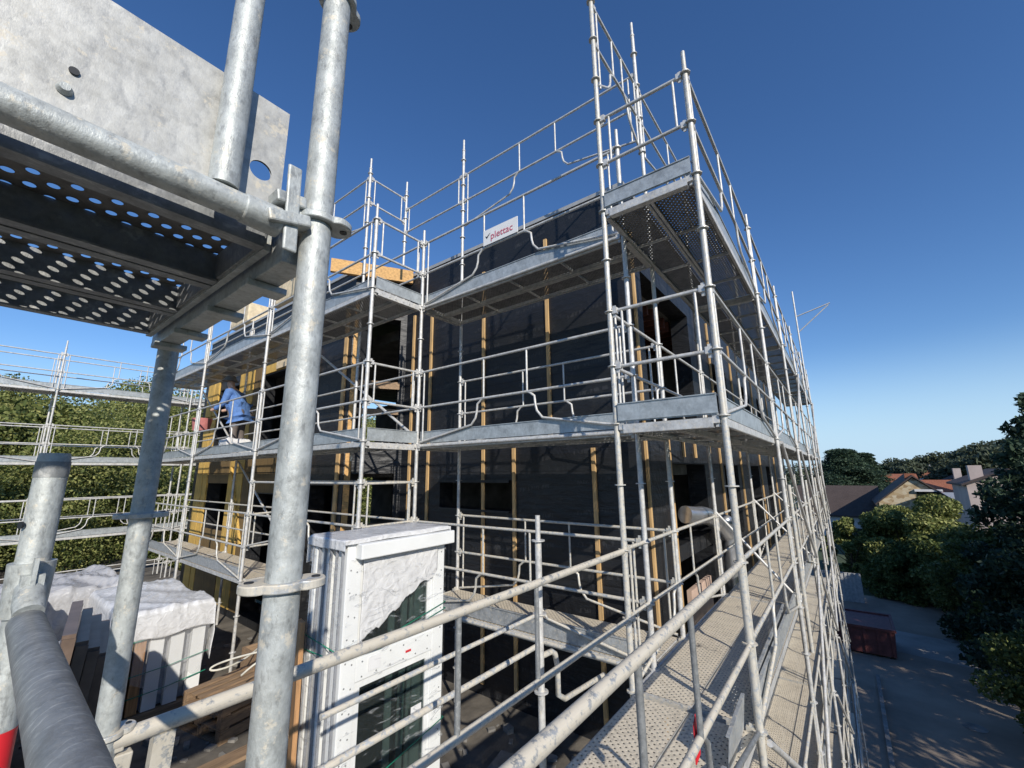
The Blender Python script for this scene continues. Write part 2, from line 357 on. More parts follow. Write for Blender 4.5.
wall('front_wall', 'x', WX, .3, WY, 6.45, TZ, TOP-.1, [(3.87,5.4,-.55,-.12)], M['membrane'])
opR = [(5.42,7.7,.62,2.75), (6.1,7.9,-1.0,.1), (6.1,7.9,-2.35,-1.2), (9.2,10.6,.5,2.2), (12.2,13.6,.5,2.2), (15.0,16.4,.5,2.2), (9.4,10.8,-1.3,.1), (12.4,13.8,-1.3,.1), (15.2,16.6,-1.3,.1),
       (6.5,8,-5.6,-4), (9.4,10.8,-5.6,-4), (12.4,13.8,-5.6,-4), (6.5,8,-8.6,-7), (9.4,10.8,-8.6,-7)]
wall('side_wall', 'y', WY, .3, WX+.302, 19.3, G, TOP-.1, opR, M['membrane'])
wall('left_wall', 'x', 4.15, .3, 6.95, 14.3, TZ, TOP-.1, [(9.3,10.7,.45,2.3), (12.0,13.4,.45,2.3), (12.0,13.4,-1.3,-.2), (9.3,10.6,-2.9,-.4), (7.25,8.05,-2.6,-.2)], M['membrane'])
wall('far_wall', 'y', 14.302, .3, 4.15, 9, TZ, TOP-.1, [], M['membrane'])
wall('rear_wall', 'x', 19.302, .3, WY, 14, G, TOP-.1, [], M['membrane'])
# diagonal corner piece with its tall opening
a, b = V(5.0,6.45,0), V(4.15,6.95,0)
mb = MB(); d = (b-a); 
for u0, u1, z0, z1 in ((0,.12,TZ,TOP-.1), (.88,1,TZ,TOP-.1), (.12,.88,2.95,TOP-.1), (.12,.88,.0,.45), (.12,.88,TZ,-2.9)):
    p0 = a+d*u0; p1 = a+d*u1
    mb.prism([(p0.x,p0.y,z0),(p1.x,p1.y,z0),(p1.x,p1.y,z1),(p0.x,p0.y,z1)], (.15,.25,0))
mb.build('corner_wall', M['membrane'], bld)
n_ = V(-.5,-.85,0).normalized()
mb = MB().obox(V(5.02,6.37,TOP-.12)+n_*.06, V(3.72,7.14,TOP-.12)+n_*.06, .08, .26); mb.build('lintel', M['lintel'], bld)
for z, l in ((1.62,.14),(1.12,.10),(-.9,.1)):
    MB().obox(a+d*.1+n_*.04+V(0,0,z), a+d*.9+n_*.04+V(0,0,z), .05, l).build('cross_board', M['woodx'], bld)
# floors, roof, interior back
for z in (-6.1, TZ+.1, 0.15, 3.0):
    MB().box((5.31,2.21,z-.22),(19.28,13.9,z)).build('floor_slab', M['concrete'], bld)
MB().box((4.45,6.96,.0),(5.29,13.9,.2)).build('floor_slab', M['concrete'], bld)
MB().prism([(4.98,1.88,TOP-.1),(19.6,1.88,TOP-.1),(19.6,14.6,TOP-.1),(4.13,14.6,TOP-.1),(4.13,6.94,TOP-.1),(4.98,6.44,TOP-.1)], (0,0,.06)).build('roof', M['flash'], bld)
MB().box((9.5,2.3,TZ),(9.7,13.9,2.5)).box((5.4,6.3,-2.9),(19,6.5,2.5)).build('interior_wall', M['concrete'], bld)
for i in range(14):
    x = 5.5+i*.28; MB().box((x,2.25,2.55),(x+.07,6.2,2.74)).build('ceiling_joist', M['joist'], bld)
# battens
def bat(x, y, z0, z1, w_=.052, mat='batten', ax='x'):
    if ax == 'x': MB().box((x-.03, y-w_/2, z0), (x-.002, y+w_/2, z1)).build('timber_batten', M[mat], bld)
    else: MB().box((x-w_/2, y-.03, z0), (x+w_/2, y-.002, z1)).build('timber_batten', M[mat], bld)
for y, z0, z1 in ((5.70,-2.6,3.2),(4.42,-2.9,3.35),(3.82,-2.9,.35),(3.17,.42,3.5),(2.53,-2.9,.3),(6.2,-2.9,3.0)) : bat(WX, y, z0, z1)
MB().box((4.955,3.9,-.15),(4.998,5.38,-.11)).box((4.955,3.9,-.58),(4.998,5.38,-.55)).build('window_frame', M['black'], bld)
for x, z0, z1 in ((5.12,-3,3.2),(6.0,-2.6,.6),(6.7,.2,.6),(7.35,.2,.6),(8.3,.3,3),(9.1,-2.9,3),(11.2,-2.9,3),(14.1,-2.9,3),(17.2,-2.9,3)): bat(x, WY, z0, z1, ax='y')
for y, z0, z1 in ((7.12,-2.9,3.4),(8.15,-2.9,3.4)): bat(4.15, y, z0, z1, .1)
p0 = a+d*.93+n_*.03; MB().obox(p0+V(0,0,-2.9), p0+V(0,0,3.3), .1, .04, up=V(*n_)).build('timber_batten', M['lintel'], bld)
# yellow plywood faces on the left wall
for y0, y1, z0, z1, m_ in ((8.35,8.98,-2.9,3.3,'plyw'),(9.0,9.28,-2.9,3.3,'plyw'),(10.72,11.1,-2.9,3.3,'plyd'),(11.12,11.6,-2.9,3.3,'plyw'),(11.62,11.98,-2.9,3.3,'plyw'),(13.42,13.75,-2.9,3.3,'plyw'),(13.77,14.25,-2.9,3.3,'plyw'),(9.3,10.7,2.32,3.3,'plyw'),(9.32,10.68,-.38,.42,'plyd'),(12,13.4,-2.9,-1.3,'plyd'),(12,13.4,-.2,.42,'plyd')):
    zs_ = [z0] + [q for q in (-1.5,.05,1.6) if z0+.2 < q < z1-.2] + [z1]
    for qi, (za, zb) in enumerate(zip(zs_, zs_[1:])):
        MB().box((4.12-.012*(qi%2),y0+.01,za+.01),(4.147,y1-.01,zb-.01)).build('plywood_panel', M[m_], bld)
for y0, y1, z0, z1 in ((8.4,9.2,.5,2.2),(8.4,9.2,-1.4,.2),(10.8,11.8,-1.5,.2)):
    MB().obox((4.085,y0,z0),(4.085,y1,z1), .06, .05, up=V(1,0,0)).build('diagonal_board', M['plyw'], bld)
MB().box((4.1,9.2,TOP+.07),(4.7,10.6,TOP+.9)).build('roof_upstand', M['cream'], bld, bevel=.03)
MB().box((4.1,12.0,TOP+.07),(4.7,13.2,TOP+.6)).build('roof_upstand', M['cream'], bld, bevel=.03)
MB().box((4.08,8.45,2.35),(4.11,9.9,3.1)).build('insulation_panel', M['cream'], bld)

# ------------------------------------------------------------------ scaffold kit
def rosette(mb, p, r=.047, n=8, h=.009):
    mb.path([p-V(0,0,h/2), p+V(0,0,h/2)], r, n)
def upright(par, x, y, z0, z1, mat='galv_far', n=10, spig=True, zr=DZ):
    mb = MB(); mb.tube((x,y,z0),(x,y,z1), .0242, n)
    if spig: mb.tube((x,y,z1),(x,y,z1+.2), .0185, n)
    z = zr + math.ceil((z0-zr+.05)/.5)*.5
    while z <= z1+.01:
        rosette(mb, V(x,y,min(z, z1-.005))); z += .5
    mb.path([(x,y,z1-.02),(x,y,z1)], .029, n)
    return mb.build('upright', M[mat], par)
def head(mb, p, d, s=1.0):
    """wedge head where a rail meets a collar; p on the tube axis, d pointing away from the upright"""
    mb.obox(p+d*.028, p+d*.075, .04*s, .055*s); mb.obox(p+d*.045-V(0,0,.06), p+d*.045+V(0,0,.05), .008, .028, up=d)
def guard(par, a, b, z, mat='galv_far', r=.0165, S=True, ends=(1,1), n=7, sign=None):
    """storey guardrail frame: top rail, knee rail, short posts, swan-neck braces down to the deck collar"""
    a = Vector((a[0],a[1],z)); b = Vector((b[0],b[1],z)); d = (b-a); L = d.length; d = d.normalized()
    P = lambda u, h: a + d*u + V(0,0,h)
    mb = MB()
    j = [random.uniform(-.008,.008) for _ in range(4)]
    mb.tube(P(.03,1.0+j[0]), P(L-.03,1.0+j[1]), r, n); mb.tube(P(.03,.5+j[2]), P(L-.03,.5+j[3]), r, n)
    head(mb, P(0,1.0), d); head(mb, P(L,1.0), -d); head(mb, P(0,.5), d); head(mb, P(L,.5), -d)
    for e, u in zip(ends, (.11, L-.11)):
        if e: mb.tube(P(u,.02 if S else .5), P(u,1.0), r*.72, n)
    if S:
        for u, s in ((.39*L, -1), (.60*L, 1)):
            mb.tube(P(u,.5), P(u,1.0), r*.72, n)
            e = .05 if s < 0 else L-.05
            u1 = u+s*.05; u2 = u+s*.10; u3 = u+s*.20
            mb.path([P(u,.5), P(u+s*.04,.485), P(u2,.44), P(u2+s*.01,.34), P(u2+s*.03,.27), P(u3,.19), P(e,.02)], r*.85, n)
    return mb.build('guardrail', M[mat], par)
def toe(par, a, b, z, mat='toe', h=.15, lift=.01):
    a = Vector((a[0],a[1],z+h/2+lift)); b = Vector((b[0],b[1],z+h/2+lift)); d = (b-a).normalized()
    mb = MB().obox(a+d*.03, b-d*.03, .004, h)
    s = d.cross(V(0,0,1)).normalized()
    mb.obox(a+d*.03+V(0,0,h/2+.004), b-d*.03+V(0,0,h/2+.004), .022, .008); mb.obox(a+d*.03-V(0,0,h/2-.012)-s*.006, b-d*.03-V(0,0,h/2-.012)-s*.006, .012, .006)
    return mb.build('toe_board', M[mat], par)
def plank(par, a, b, off, z, mat='deck', wmat='galv_far', wd=.30, ribs=3):
    """steel plank from a to b, shifted sideways by off; perforated top sheet with folded flanges and ribs"""
    a = Vector((a[0],a[1],z)); b = Vector((b[0],b[1],z)); d = (b-a).normalized(); s = d.cross(V(0,0,1)).normalized()
    a = a+s*off+d*.045; b = b+s*off-d*.045; L = (b-a).length
    mb = MB(); q = [a-s*wd/2, b-s*wd/2, b+s*wd/2, a+s*wd/2]; mb.quad(*q)
    o = mb.build('deck_plank', M[mat], par)
    fl = MB()
    for k in (-1, 1):
        e = s*(wd/2*k); fl.obox(a+e-V(0,0,.030), b+e-V(0,0,.030), .004, .060); fl.obox(a+e*.93-V(0,0,.062), b+e*.93-V(0,0,.062), .024, .004)
    for i in range(ribs):
        c = a+d*(L*(i+1)/(ribs+1)); fl.obox(c-s*wd*.48-V(0,0,.02), c+s*wd*.48-V(0,0,.02), .012, .03)
    for c, k in ((a,1),(b,-1)): fl.obox(c-s*wd*.5-V(0,0,.03), c+s*wd*.5-V(0,0,.03), .006, .055)
    f = fl.build('plank_flange', M[wmat], o); f.matrix_parent_inverse = Matrix.Identity(4)
    return o
def transom(par, a, b, z, mat='galv_splat'):
    a = Vector((a[0],a[1],z)); b = Vector((b[0],b[1],z)); d = (b-a).normalized(); s = d.cross(V(0,0,1))
    mb = MB(); lo = V(0,0,-.045)
    mb.obox(a+d*.07+lo-s*.028, b-d*.07+lo-s*.028, .005, .07); mb.obox(a+d*.07+lo+s*.028, b-d*.07+lo+s*.028, .005, .07); mb.obox(a+d*.07+lo-V(0,0,.036), b-d*.07+lo-V(0,0,.036), .06, .005)
    L = (b-a).length
    for u in (.3,.42,.58,.7): mb.obox(a+d*(u*L)+s*.034+V(0,0,-.06), a+d*(u*L)+s*.034+V(0,0,-.005), .02, .008, up=s)
    head(mb, a-V(0,0,.02), d, 1.2); head(mb, b-V(0,0,.02), -d, 1.2)
    return mb.build('transom', M[mat], par)
def ledger(par, a, b, z, mat='galv_far', r=.02):
    a = Vector((a[0],a[1],z)); b = Vector((b[0],b[1],z)); d = (b-a).normalized(); mb = MB()
    mb.tube(a+d*.03, b-d*.03, r, 8); head(mb, a, d); head(mb, b, -d); return mb.build('ledger', M[mat], par)
def brace(par, a, b, mat='galv_far', r=.021):
    return MB().tube(a, b, r, 8).build('diagonal_brace', M[mat], par)
def endguard(par, a, b, z, mat='galv_far'):
    o = guard(par, a, b, z, mat, S=False, ends=(1,1)); o.name = 'end_guardrail'; return o

# ---- right-hand scaffold (both rows run along x)
sr = thing('scaffold', 'tall galvanised scaffold with plastered walkways running away along the side of the dark building', 'scaffold', (3.35,.64,G))
for i, x in enumerate(X[2:]):
    hi = 3.42
    upright(sr, x, YO, G+.02, hi, 'galv_far' if i else 'galv_splat')
    upright(sr, x, YI, G+.02, 5.45 if i == 0 else 3.42 if i < 2 else 2.9, 'galv_far' if i else 'galv_splat')
for n, z in enumerate((2.39, .39, -1.61, -3.61, -5.61, -7.61)):
    lo = z < 0; dm = 'deck_splat' if lo else 'deck'; gm = 'galv_splat' if lo else 'galv_far'
    for k in range(2, 7):
        x0, x1 = X[k], X[k+1]
        for off in (-.2, .2):
            plank(sr, (x0,(YO+YI)/2), (x1,(YO+YI)/2), off, z+.0, dm, 'galv_far', .385)
        guard(sr, (x0,YO), (x1,YO), z, gm)
        if z in (.39, -1.61): guard(sr, (x0,YI), (x1,YI), z, gm, S=(k % 2 == 0))
        toe(sr, (x0,YO+.03), (x1,YO+.03), z, 'toe_splat' if lo else 'toe')
    for k in range(2, 8):
        transom(sr, (X[k],YO), (X[k],YI), z, gm)
    ledger(sr, (X[2],YI), (X[3],YI), z-.02, 'galv_far')
for k, z in ((3,-3.61),(4,-1.61),(5,-3.61),(6,-1.61),(4,-5.61),(3,-7.61),(5,-7.61),(2,-5.61),(6,-5.61),(4,.39),(6,.39),(2,-7.61)):
    x0, x1 = X[k], X[k+1]
    if (k+int(z)) % 2: x0, x1 = x1, x0
    brace(sr, (x0,YO-.045,z+.1), (x1,YO-.045,z+1.95))
for k in range(2, 7):
    for z in (-3.61,-5.61,-7.61):
        guard(sr, (X[k],YI), (X[k+1],YI), z, 'galv_splat', S=False)
        toe(sr, (X[k],YI-.03), (X[k+1],YI-.03), z, 'toe_splat')
for k, z in ((2,-3.61),(3,-1.61),(4,-3.61),(5,-5.61),(6,-3.61),(3,-5.61),(5,-1.61)):
    brace(sr, (X[k+1],YO-.05,z+.1), (X[k],YO-.05,z+1.95))
for k in (3,4,5,6):
    brace(sr, (X[k],YO-.02,-1.55), (X[k],YI,-.55), r=.017)
    MB().tube((X[k]+.35,YO-.03,-2.2),(X[k]+.35,YO-.03,-.2),.0242,8).build('splice_tube', M['galv_splat'], sr)
# head of the scaffold facing us: end guardrails and end toe boards
for z in (2.39, .39):
    endguard(sr, (X[2],YO), (X[2],YI), z); toe(sr, (X[2]-.03,YO), (X[2]-.03,YI), z, 'toe')
# roof edge guards on the inner row
guard(sr, (X[2],YI), (LX1,YI), 3.85, S=True); guard(sr, (LX1,YI), (LX1+3.07,YI), 3.85, S=True)
upright(sr, LX1, YI, G+.02, 5.7); upright(sr, LX1+3.07, YI, 2.4, 5.2)
for i in range(1, 3):
    guard(sr, (LX1+3.07*i,YI), (LX1+3.07*(i+1),YI), 3.85)
    upright(sr, LX1+3.07*(i+1), YI, 2.4, 5.2)
# lifting arm at the far end
ha = thing('hoist_arm', 'small triangular lifting arm on a post at the far top end of the scaffold', 'hoist arm', (16.4,.64,3.4))
MB().tube((16.4,.60,2.5),(16.4,.60,5.9),.024).tube((16.4,.60,5.0),(16.4,-.35,5.25),.02).tube((16.4,.60,4.45),(16.4,-.30,5.2),.018).build('arm_frame', M['galv_far'], ha)

# ---- scaffold along the dark front facade
sf = thing('scaffold', 'galvanised scaffold crossing the dark front wall between the corner post and the stepped bay', 'scaffold', (LX0,1.47,TZ))
upright(sf, LX0, YI+.0, TZ+.02, 3.42); upright(sf, LX0, YD, TZ+.02, 3.42); upright(sf, LX1, YD, TZ+.02, 5.6)
for n, z in enumerate((2.39, .39, -1.61)):
    lo = z < 0; m_ = 'galv_splat' if lo else 'galv_far'
    for off in (-.2, .2): plank(sf, ((LX0+LX1)/2,YI), ((LX0+LX1)/2,YD), off, z, 'deck_splat' if lo else 'deck', 'galv_far', .385)
    guard(sf, (LX0,YD), (LX0,YI), z, m_); 
    if z < 2: guard(sf, (LX1,YD), (LX1,YI), z, m_)
    toe(sf, (LX0+.03,YD), (LX0+.03,YI), z, 'toe_splat' if lo else 'toe'); transom(sf, (LX0,YD), (LX1,YD), z, m_); transom(sf, (LX0,YI), (LX1,YI), z, m_)
    ledger(sf, (LX0,YD), (LX0,YI), z-.03, m_)
guard(sf, (LX1,YD), (LX1,YI), 4.07); guard(sf, (LX1,6.15), (LX1,YD), 4.07, S=False)
# ---- stepped scaffold on the left
sl_ = thing('scaffold', 'stepped galvanised scaffold with corner bay in front of the yellow timber wall', 'scaffold', (CX,YD,TZ))
for y in YL: upright(sl_, CX, y, TZ+.02, 3.42); 
for y in YL[1:]: upright(sl_, LX0, y, TZ+.02, 3.42)
for x in (LX0, LX1): upright(sl_, x, 6.15, .2 if x < 4 else 3.9, 5.5)
endguard(sl_, (LX0,6.15), (LX1,6.15), 4.3); guard(sl_, (LX0,YL[1]+1.5), (LX0,6.15), 4.3, S=True)
for n, z in enumerate((2.39, .39, -1.61)):
    lo = z < 0; m_ = 'galv_splat' if lo else 'galv_far'
    for k in range(3):
        if lo and k == 0: continue
        y0, y1 = YL[k], YL[k+1]
        for off in (-.2,.2): plank(sl_, ((CX+LX0)/2,y0), ((CX+LX0)/2,y1), off, z, 'deck_splat' if lo else 'deck', 'galv_far', .385)
        guard(sl_, (CX,y1), (CX,y0), z, m_); toe(sl_, (CX+.03,y1), (CX+.03,y0), z, 'toe_splat' if lo else 'toe')
        guard(sl_, (LX0,y1), (LX0,y0), z, m_, S=False)
    for k, y in enumerate(YL):
        if lo and k == 0: continue
        transom(sl_, (CX,y), (LX0,y), z, m_)
    if not lo:
        endguard(sl_, (CX,YD), (LX0,YD), z, m_); toe(sl_, (CX,YD-.03), (LX0,YD-.03), z, 'toe')
endguard(sl_, (CX,YL[1]), (LX0,YL[1]), -1.61, 'galv_splat')
guard(sl_, (CX,YL[1]), (CX,YD), -1.11, 'galv_splat'); guard(sl_, (LX0,YL[1]), (LX0,YD), -1.11, 'galv_splat', S=False); endguard(sl_, (CX,YD), (LX0,YD), -1.11, 'galv_splat')
for k, z in ((0,.39),(1,-1.61),(2,.39)): brace(sl_, (LX0+.04,YL[k],z+.05), (LX0+.04,YL[k+1],z+1.9))
for y in (YD, YL[1]): pass
# ---- far wing, along x at y = 17
WYF = 17.0; XW = [-4.77, -1.70, 1.37, 4.44, 7.51]
sw = thing('scaffold', 'distant three storey scaffold standing in front of the green trees', 'scaffold', (1.37,WYF,-6))
for x in XW:
    upright(sw, x, WYF, -6, 3.6); upright(sw, x, WYF+.83, -6, 3.42)
for z in (2.39, .39, -1.61, -3.61):
    for k in range(4):
        x0, x1 = XW[k], XW[k+1]
        for off in (-.2,.2): plank(sw, (x0,WYF+.415), (x1,WYF+.415), off, z, 'deck', 'galv_far', .385)
        guard(sw, (x0,WYF), (x1,WYF), z); guard(sw, (x0,WYF+.83), (x1,WYF+.83), z)
        toe(sw, (x0,WYF+.03), (x1,WYF+.03), z)
    for x in XW: transom(sw, (x,WYF), (x,WYF+.83), z, 'galv_far')

# ---- near bay around the photographer
sn = thing('scaffold', 'close foreground scaffold with thick galvanised tubes and a perforated deck overhead', 'scaffold', (.28,.64,-7))
def rosette_near(x, y, z, ang=0, par=None, mat='galv_new'):
    """cast collar with four lobes, each with its slot"""
    bm = bmesh.new(); n = 72; ro = []; 
    def rad(t): return .034 + .021*max(0, math.cos(2*(t-ang)))**.6
    top = []
    for zz, q in ((-.006,1.),(-.0045,1.03),(.0045,1.03),(.006,1.)):
        top.append([bm.verts.new((x+rad(2*math.pi*i/n)*q*math.cos(2*math.pi*i/n), y+rad(2*math.pi*i/n)*q*math.sin(2*math.pi*i/n), z+zz)) for i in range(n)])
    inn = [[bm.verts.new((x+.0245*math.cos(2*math.pi*i/n), y+.0245*math.sin(2*math.pi*i/n), z+zz)) for i in range(n)] for zz in (-.006,.006)]
    for i in range(n):
        j = (i+1) % n
        for a_, b_ in zip(top, top[1:]): bm.faces.new((a_[i],a_[j],b_[j],b_[i]))
        for zi, ring in ((0, top[0]), (1, top[-1])): bm.faces.new((ring[i], ring[j], inn[zi][j], inn[zi][i]))
    bmesh.ops.recalc_face_normals(bm, faces=bm.faces)
    me = bpy.data.meshes.new('collar'); bm.to_mesh(me); bm.free(); me.materials.append(M[mat])
    o = bpy.data.objects.new('collar', me); COL.objects.link(o); o.parent = par; return o
def near_upright(x, y, z0, z1, zs, mat='galv_new', lab=None):
    o = MB().tube((x,y,z0),(x,y,z1),.0242,40).build('upright', M[mat], sn)
    for z, an in zs: rosette_near(x, y, z, an, o, mat if z > 0 else 'galv_splat')
    for z, an in zs:
        for k in range(2):
            t = an+k*math.pi
            c = V(x+.043*math.cos(t), y+.043*math.sin(t), z)
            MB().path([c-V(0,0,.0075), c+V(0,0,.0075)], .0062, 20).build('collar_hole', M['black'], o).matrix_parent_inverse = Matrix.Identity(4)
    return o
NX, NY = .315, .665
near_upright(NX, NY, -9.5, 3.2, [(.425,-.44),(-.155,-.44),(-.61,.55),(.91,.5)])
near_upright(NX, YI, -9.5, .37, [(-.10,-.2),(-.60,.2)])
near_upright(X[0], YO, -9.5, 3.2, []); near_upright(X[0], YI, -9.5, 1.5, [])
# stub post with sleeve, capped; long tube coming towards us
st = MB().path([(0.1170,1.2519,-7.0000),(0.1170,1.2519,0.0351),(0.1170,1.2519,0.0468)], [.0242,.0242,.022], 40).build('stub_post', M['galv_new'], sn)
MB().path([(0.1170,1.2519,0.0000),(0.1170,1.2519,0.0304)], .0252, 40).build('end_band', M['galv_grey'], st).matrix_parent_inverse = Matrix.Identity(4)
MB().path([(0.0886,1.2369,-0.0877),(0.0918,1.2384,-0.0877)], .0065, 16).build('locking_hole', M['black'], st).matrix_parent_inverse = Matrix.Identity(4)
cl = MB(); cl.path([(0.1170,1.2519,-0.1580),(0.1170,1.2519,-0.2515)], [.033,.030], 32); cl.obox((0.1170,1.2119,-0.2632),(0.1170,1.2119,-0.1755), .03, .03, up=V(1,0,0))
cl.path([(0.1170,1.2169,-0.1989),(0.1170,1.1819,-0.2223),(0.1170,1.1669,-0.2340)], [.02,.022,.02], 16)
cl.obox((0.1170,1.2039,-0.1462),(0.1170,1.1969,-0.2749), .006, .022, up=V(0,1,0)); cl.build('coupler', M['galv_new'], st).matrix_parent_inverse = Matrix.Identity(4)
cp = MB(); cp.path([(0.1170,1.1919,-0.2515),(0.1170,1.1669,-0.2515)], [.020,.0245], 32)
cp.build('rail_socket', M['galv_new'], st).matrix_parent_inverse = Matrix.Identity(4)
MB().tube((0.1170,1.1719,-0.2515),(0.080,-0.4181,-0.2590),.0242,48).build('guard_tube', M['galv_grey'], sn)
# red sticker wrapped on the stub post, white marks on it
bd = MB().path([(0.1170,1.2519,-0.5206),(0.1170,1.2519,-0.4387)], .0247, 40, cap=False).build('red_sticker', M['red'], st); bd.matrix_parent_inverse = Matrix.Identity(4)
# overhead platform: transom, planks, edge tube, toe plate, upright on it
PZ = .435
tr_ = MB(); a_ = V(NX-.016,NY+.03,.382); b_ = V(NX-.016,YI+.01,.382)
tr_.obox(a_, b_, .044, .066)
for y in (.82, 1.02, 1.24, 1.40): tr_.box((NX-.05,y-.02,.335),(NX+.02,y+.02,.348))
for y in (.80, .98, 1.18, 1.36): tr_.obox((NX+.010,y,.37),(NX+.010,y+.035,.412), .012, .012)
tr_.build('transom', M['galv_new'], sn, bevel=.002)
MB().box((NX-.058,NY+.06,.372),(NX-.046,YI-.02,.432)).build('plank_end_plate', M['galv_new'], sn)
for k, y in enumerate((.83, 1.07, 1.31)):
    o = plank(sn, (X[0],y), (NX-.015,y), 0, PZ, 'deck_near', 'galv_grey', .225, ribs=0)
et = MB().tube((X[0],NY,.395),(NX-.07,NY,.395),.0205,32).build('edge_tube', M['galv_new'], sn)
hd = MB(); hd.path([(NX-.115,NY,.395),(NX-.06,NY,.395)], [.0225,.024], 20); hd.obox((NX-.075,NY-.003,.432),(NX-.028,NY-.003,.440), .034,.020); hd.obox((NX-.085,NY-.005,.39),(NX-.022,NY-.008,.405), .044,.020)
hd.obox((NX-.048,NY-.018,.345),(NX-.052,NY-.018,.495), .006,.022, up=V(1,0,0)); hd.build('wedge_head', M['galv_new'], sn, bevel=.005)
# toe plate with round hole, made as a real outline
bm = bmesh.new()
def plate_ring(y):
    hx, hz, hr = 0.228, 0.488, .0165; x0, x1, z0, z1 = -1.6, .262, .428, .622; n = 32
    inner = [bm.verts.new((hx+hr*math.cos(2*math.pi*i/n), y, hz+hr*math.sin(2*math.pi*i/n))) for i in range(n)]
    outer = []
    for i in range(n):
        t = 2*math.pi*i/n; c, s = math.cos(t), math.sin(t); k = min(*( [(x1-hx)/c] if c > 1e-6 else [(x0-hx)/c] if c < -1e-6 else [9]), *( [(z1-hz)/s] if s > 1e-6 else [(z0-hz)/s] if s < -1e-6 else [9]), 99)
        outer.append(bm.verts.new((hx+c*k, y, hz+s*k)))
    cs = [bm.verts.new(q) for q in ((x1,y,z1),(x0,y,z1),(x0,y,z0),(x1,y,z0))]
    return inner, outer, cs
for y in (.690, .694):
    i_, o_, cs = plate_ring(y); n = 32
    for i in range(n):
        j = (i+1) % n; bm.faces.new((i_[i], i_[j], o_[j], o_[i]))
        A, B = o_[i].co, o_[j].co
        for c in cs:
            if abs(A.x-B.x) > 1e-5 and abs(A.z-B.z) > 1e-5 and min(A.x,B.x)-1e-5 <= c.co.x <= max(A.x,B.x)+1e-5 and min(A.z,B.z)-1e-5 <= c.co.z <= max(A.z,B.z)+1e-5:
                try: bm.faces.new((o_[i], o_[j], c))
                except ValueError: pass
me = bpy.data.meshes.new('toe_plate'); bmesh.ops.recalc_face_normals(bm, faces=bm.faces); bm.to_mesh(me); bm.free(); me.materials.append(M['plate'])
tp = bpy.data.objects.new('toe_plate', me); COL.objects.link(tp); tp.parent = sn; tp.matrix_parent_inverse = Matrix.Translation(sn.location).inverted()
rv = MB(); rv.path([(.008,.689,.462),(.008,.682,.462)], [.008,.005], 16); rv.build('rivet', M['galv_new'], tp).matrix_parent_inverse = Matrix.Identity(4)
rv = MB(); rv.path([(0.012,.689,.492),(0.012,.6875,.492)], .005, 16); rv.build('rivet_hole', M['black'], tp).matrix_parent_inverse = Matrix.Identity(4)
MB().tube((.175,.667,PZ-.02),(.175,.667,2.4),.0195,36).build('platform_post', M['galv_new'], sn)
MB().path([(.156,.667,.84),(.138,.66,.855),(.130,.66,.84),(.14,.665,.825),(.156,.67,.83)], .0035, 10).build('hook', M['galv_grey'], sn)
MB().tube((X[0],YI,PZ-.03),(X[1]-.07,YI,PZ-.03),.021,24).build('edge_tube', M['galv_new'], sn)
# guard frames of the near walkway bay
def rail(a, b, r=.0242, mat='galv_heavy', n=20):
    mb = MB().tube(a, b, r, n); return mb.build('guard_tube', M[mat], sn)
zz = -.62
rail((.31,YI,zz), (X[2]-.03,YI,zz), .021); rail((X[1],YI,zz-.5), (X[2],YI,zz-.5), .019)
rail((.30,YO,zz), (X[2]-.03,YO,zz), .0225); rail((.30,YO,zz-.5), (X[2]-.03,YO,zz-.5), .017)
hd = MB(); hd.obox((.27,YI,zz),(.35,YI,zz),.034,.045); hd.obox((.345,YI,zz-.03),(.335,YI,zz-.17),.03,.05, up=V(1,0,0)); hd.build('wedge_head', M['galv_heavy'], sn, bevel=.003)
for y, sg in ((YI,1),(YO,-1)):
    for u, s in ((1.50,-1),(2.12,1)):
        m_ = MB().tube((u,y+.004*sg,zz-.5),(u,y+.004*sg,zz-.015),.0135,14)
        if y == YO: m_.path([(u,y,zz-.5),(u+s*.04,y,zz-.51),(u+s*.10,y,zz-.56),(u+s*.11,y,zz-.68),(u+s*.2,y,zz-.82),(X[2]-.05 if s > 0 else .33,y,zz-.98)], .014, 12)
        m_.build('guard_post', M['galv_grey'], sn)
for off in (-.2,.2): plank(sn, (X[1],(YO+YI)/2), (X[2],(YO+YI)/2), off, -1.61, 'deck_splat', 'galv_far', .385)
for off in (-.2,.2): plank(sn, (X[0],(YO+YI)/2), (X[1],(YO+YI)/2), off, -1.61, 'deck_splat', 'galv_far', .385)
for z in (-3.61,-5.61,-7.61):
    for off in (-.2,.2): plank(sn, (X[1],(YO+YI)/2), (X[2],(YO+YI)/2), off, z, 'deck_splat', 'galv_far', .385)
    guard(sn, (X[1],YO), (X[2],YO), z, 'galv_splat')
transom(sn, (X[1],YO), (X[1],YI), -1.61)
o = toe(sn, (X[1],YO+.03), (2.6,YO+.03), -1.61, 'toe_splat')
MB().obox((.43,YI,zz-.02),(.40,YI,zz-1.0),.045,.03,up=V(0,1,0)).build('guard_post', M['galv_heavy'], sn)
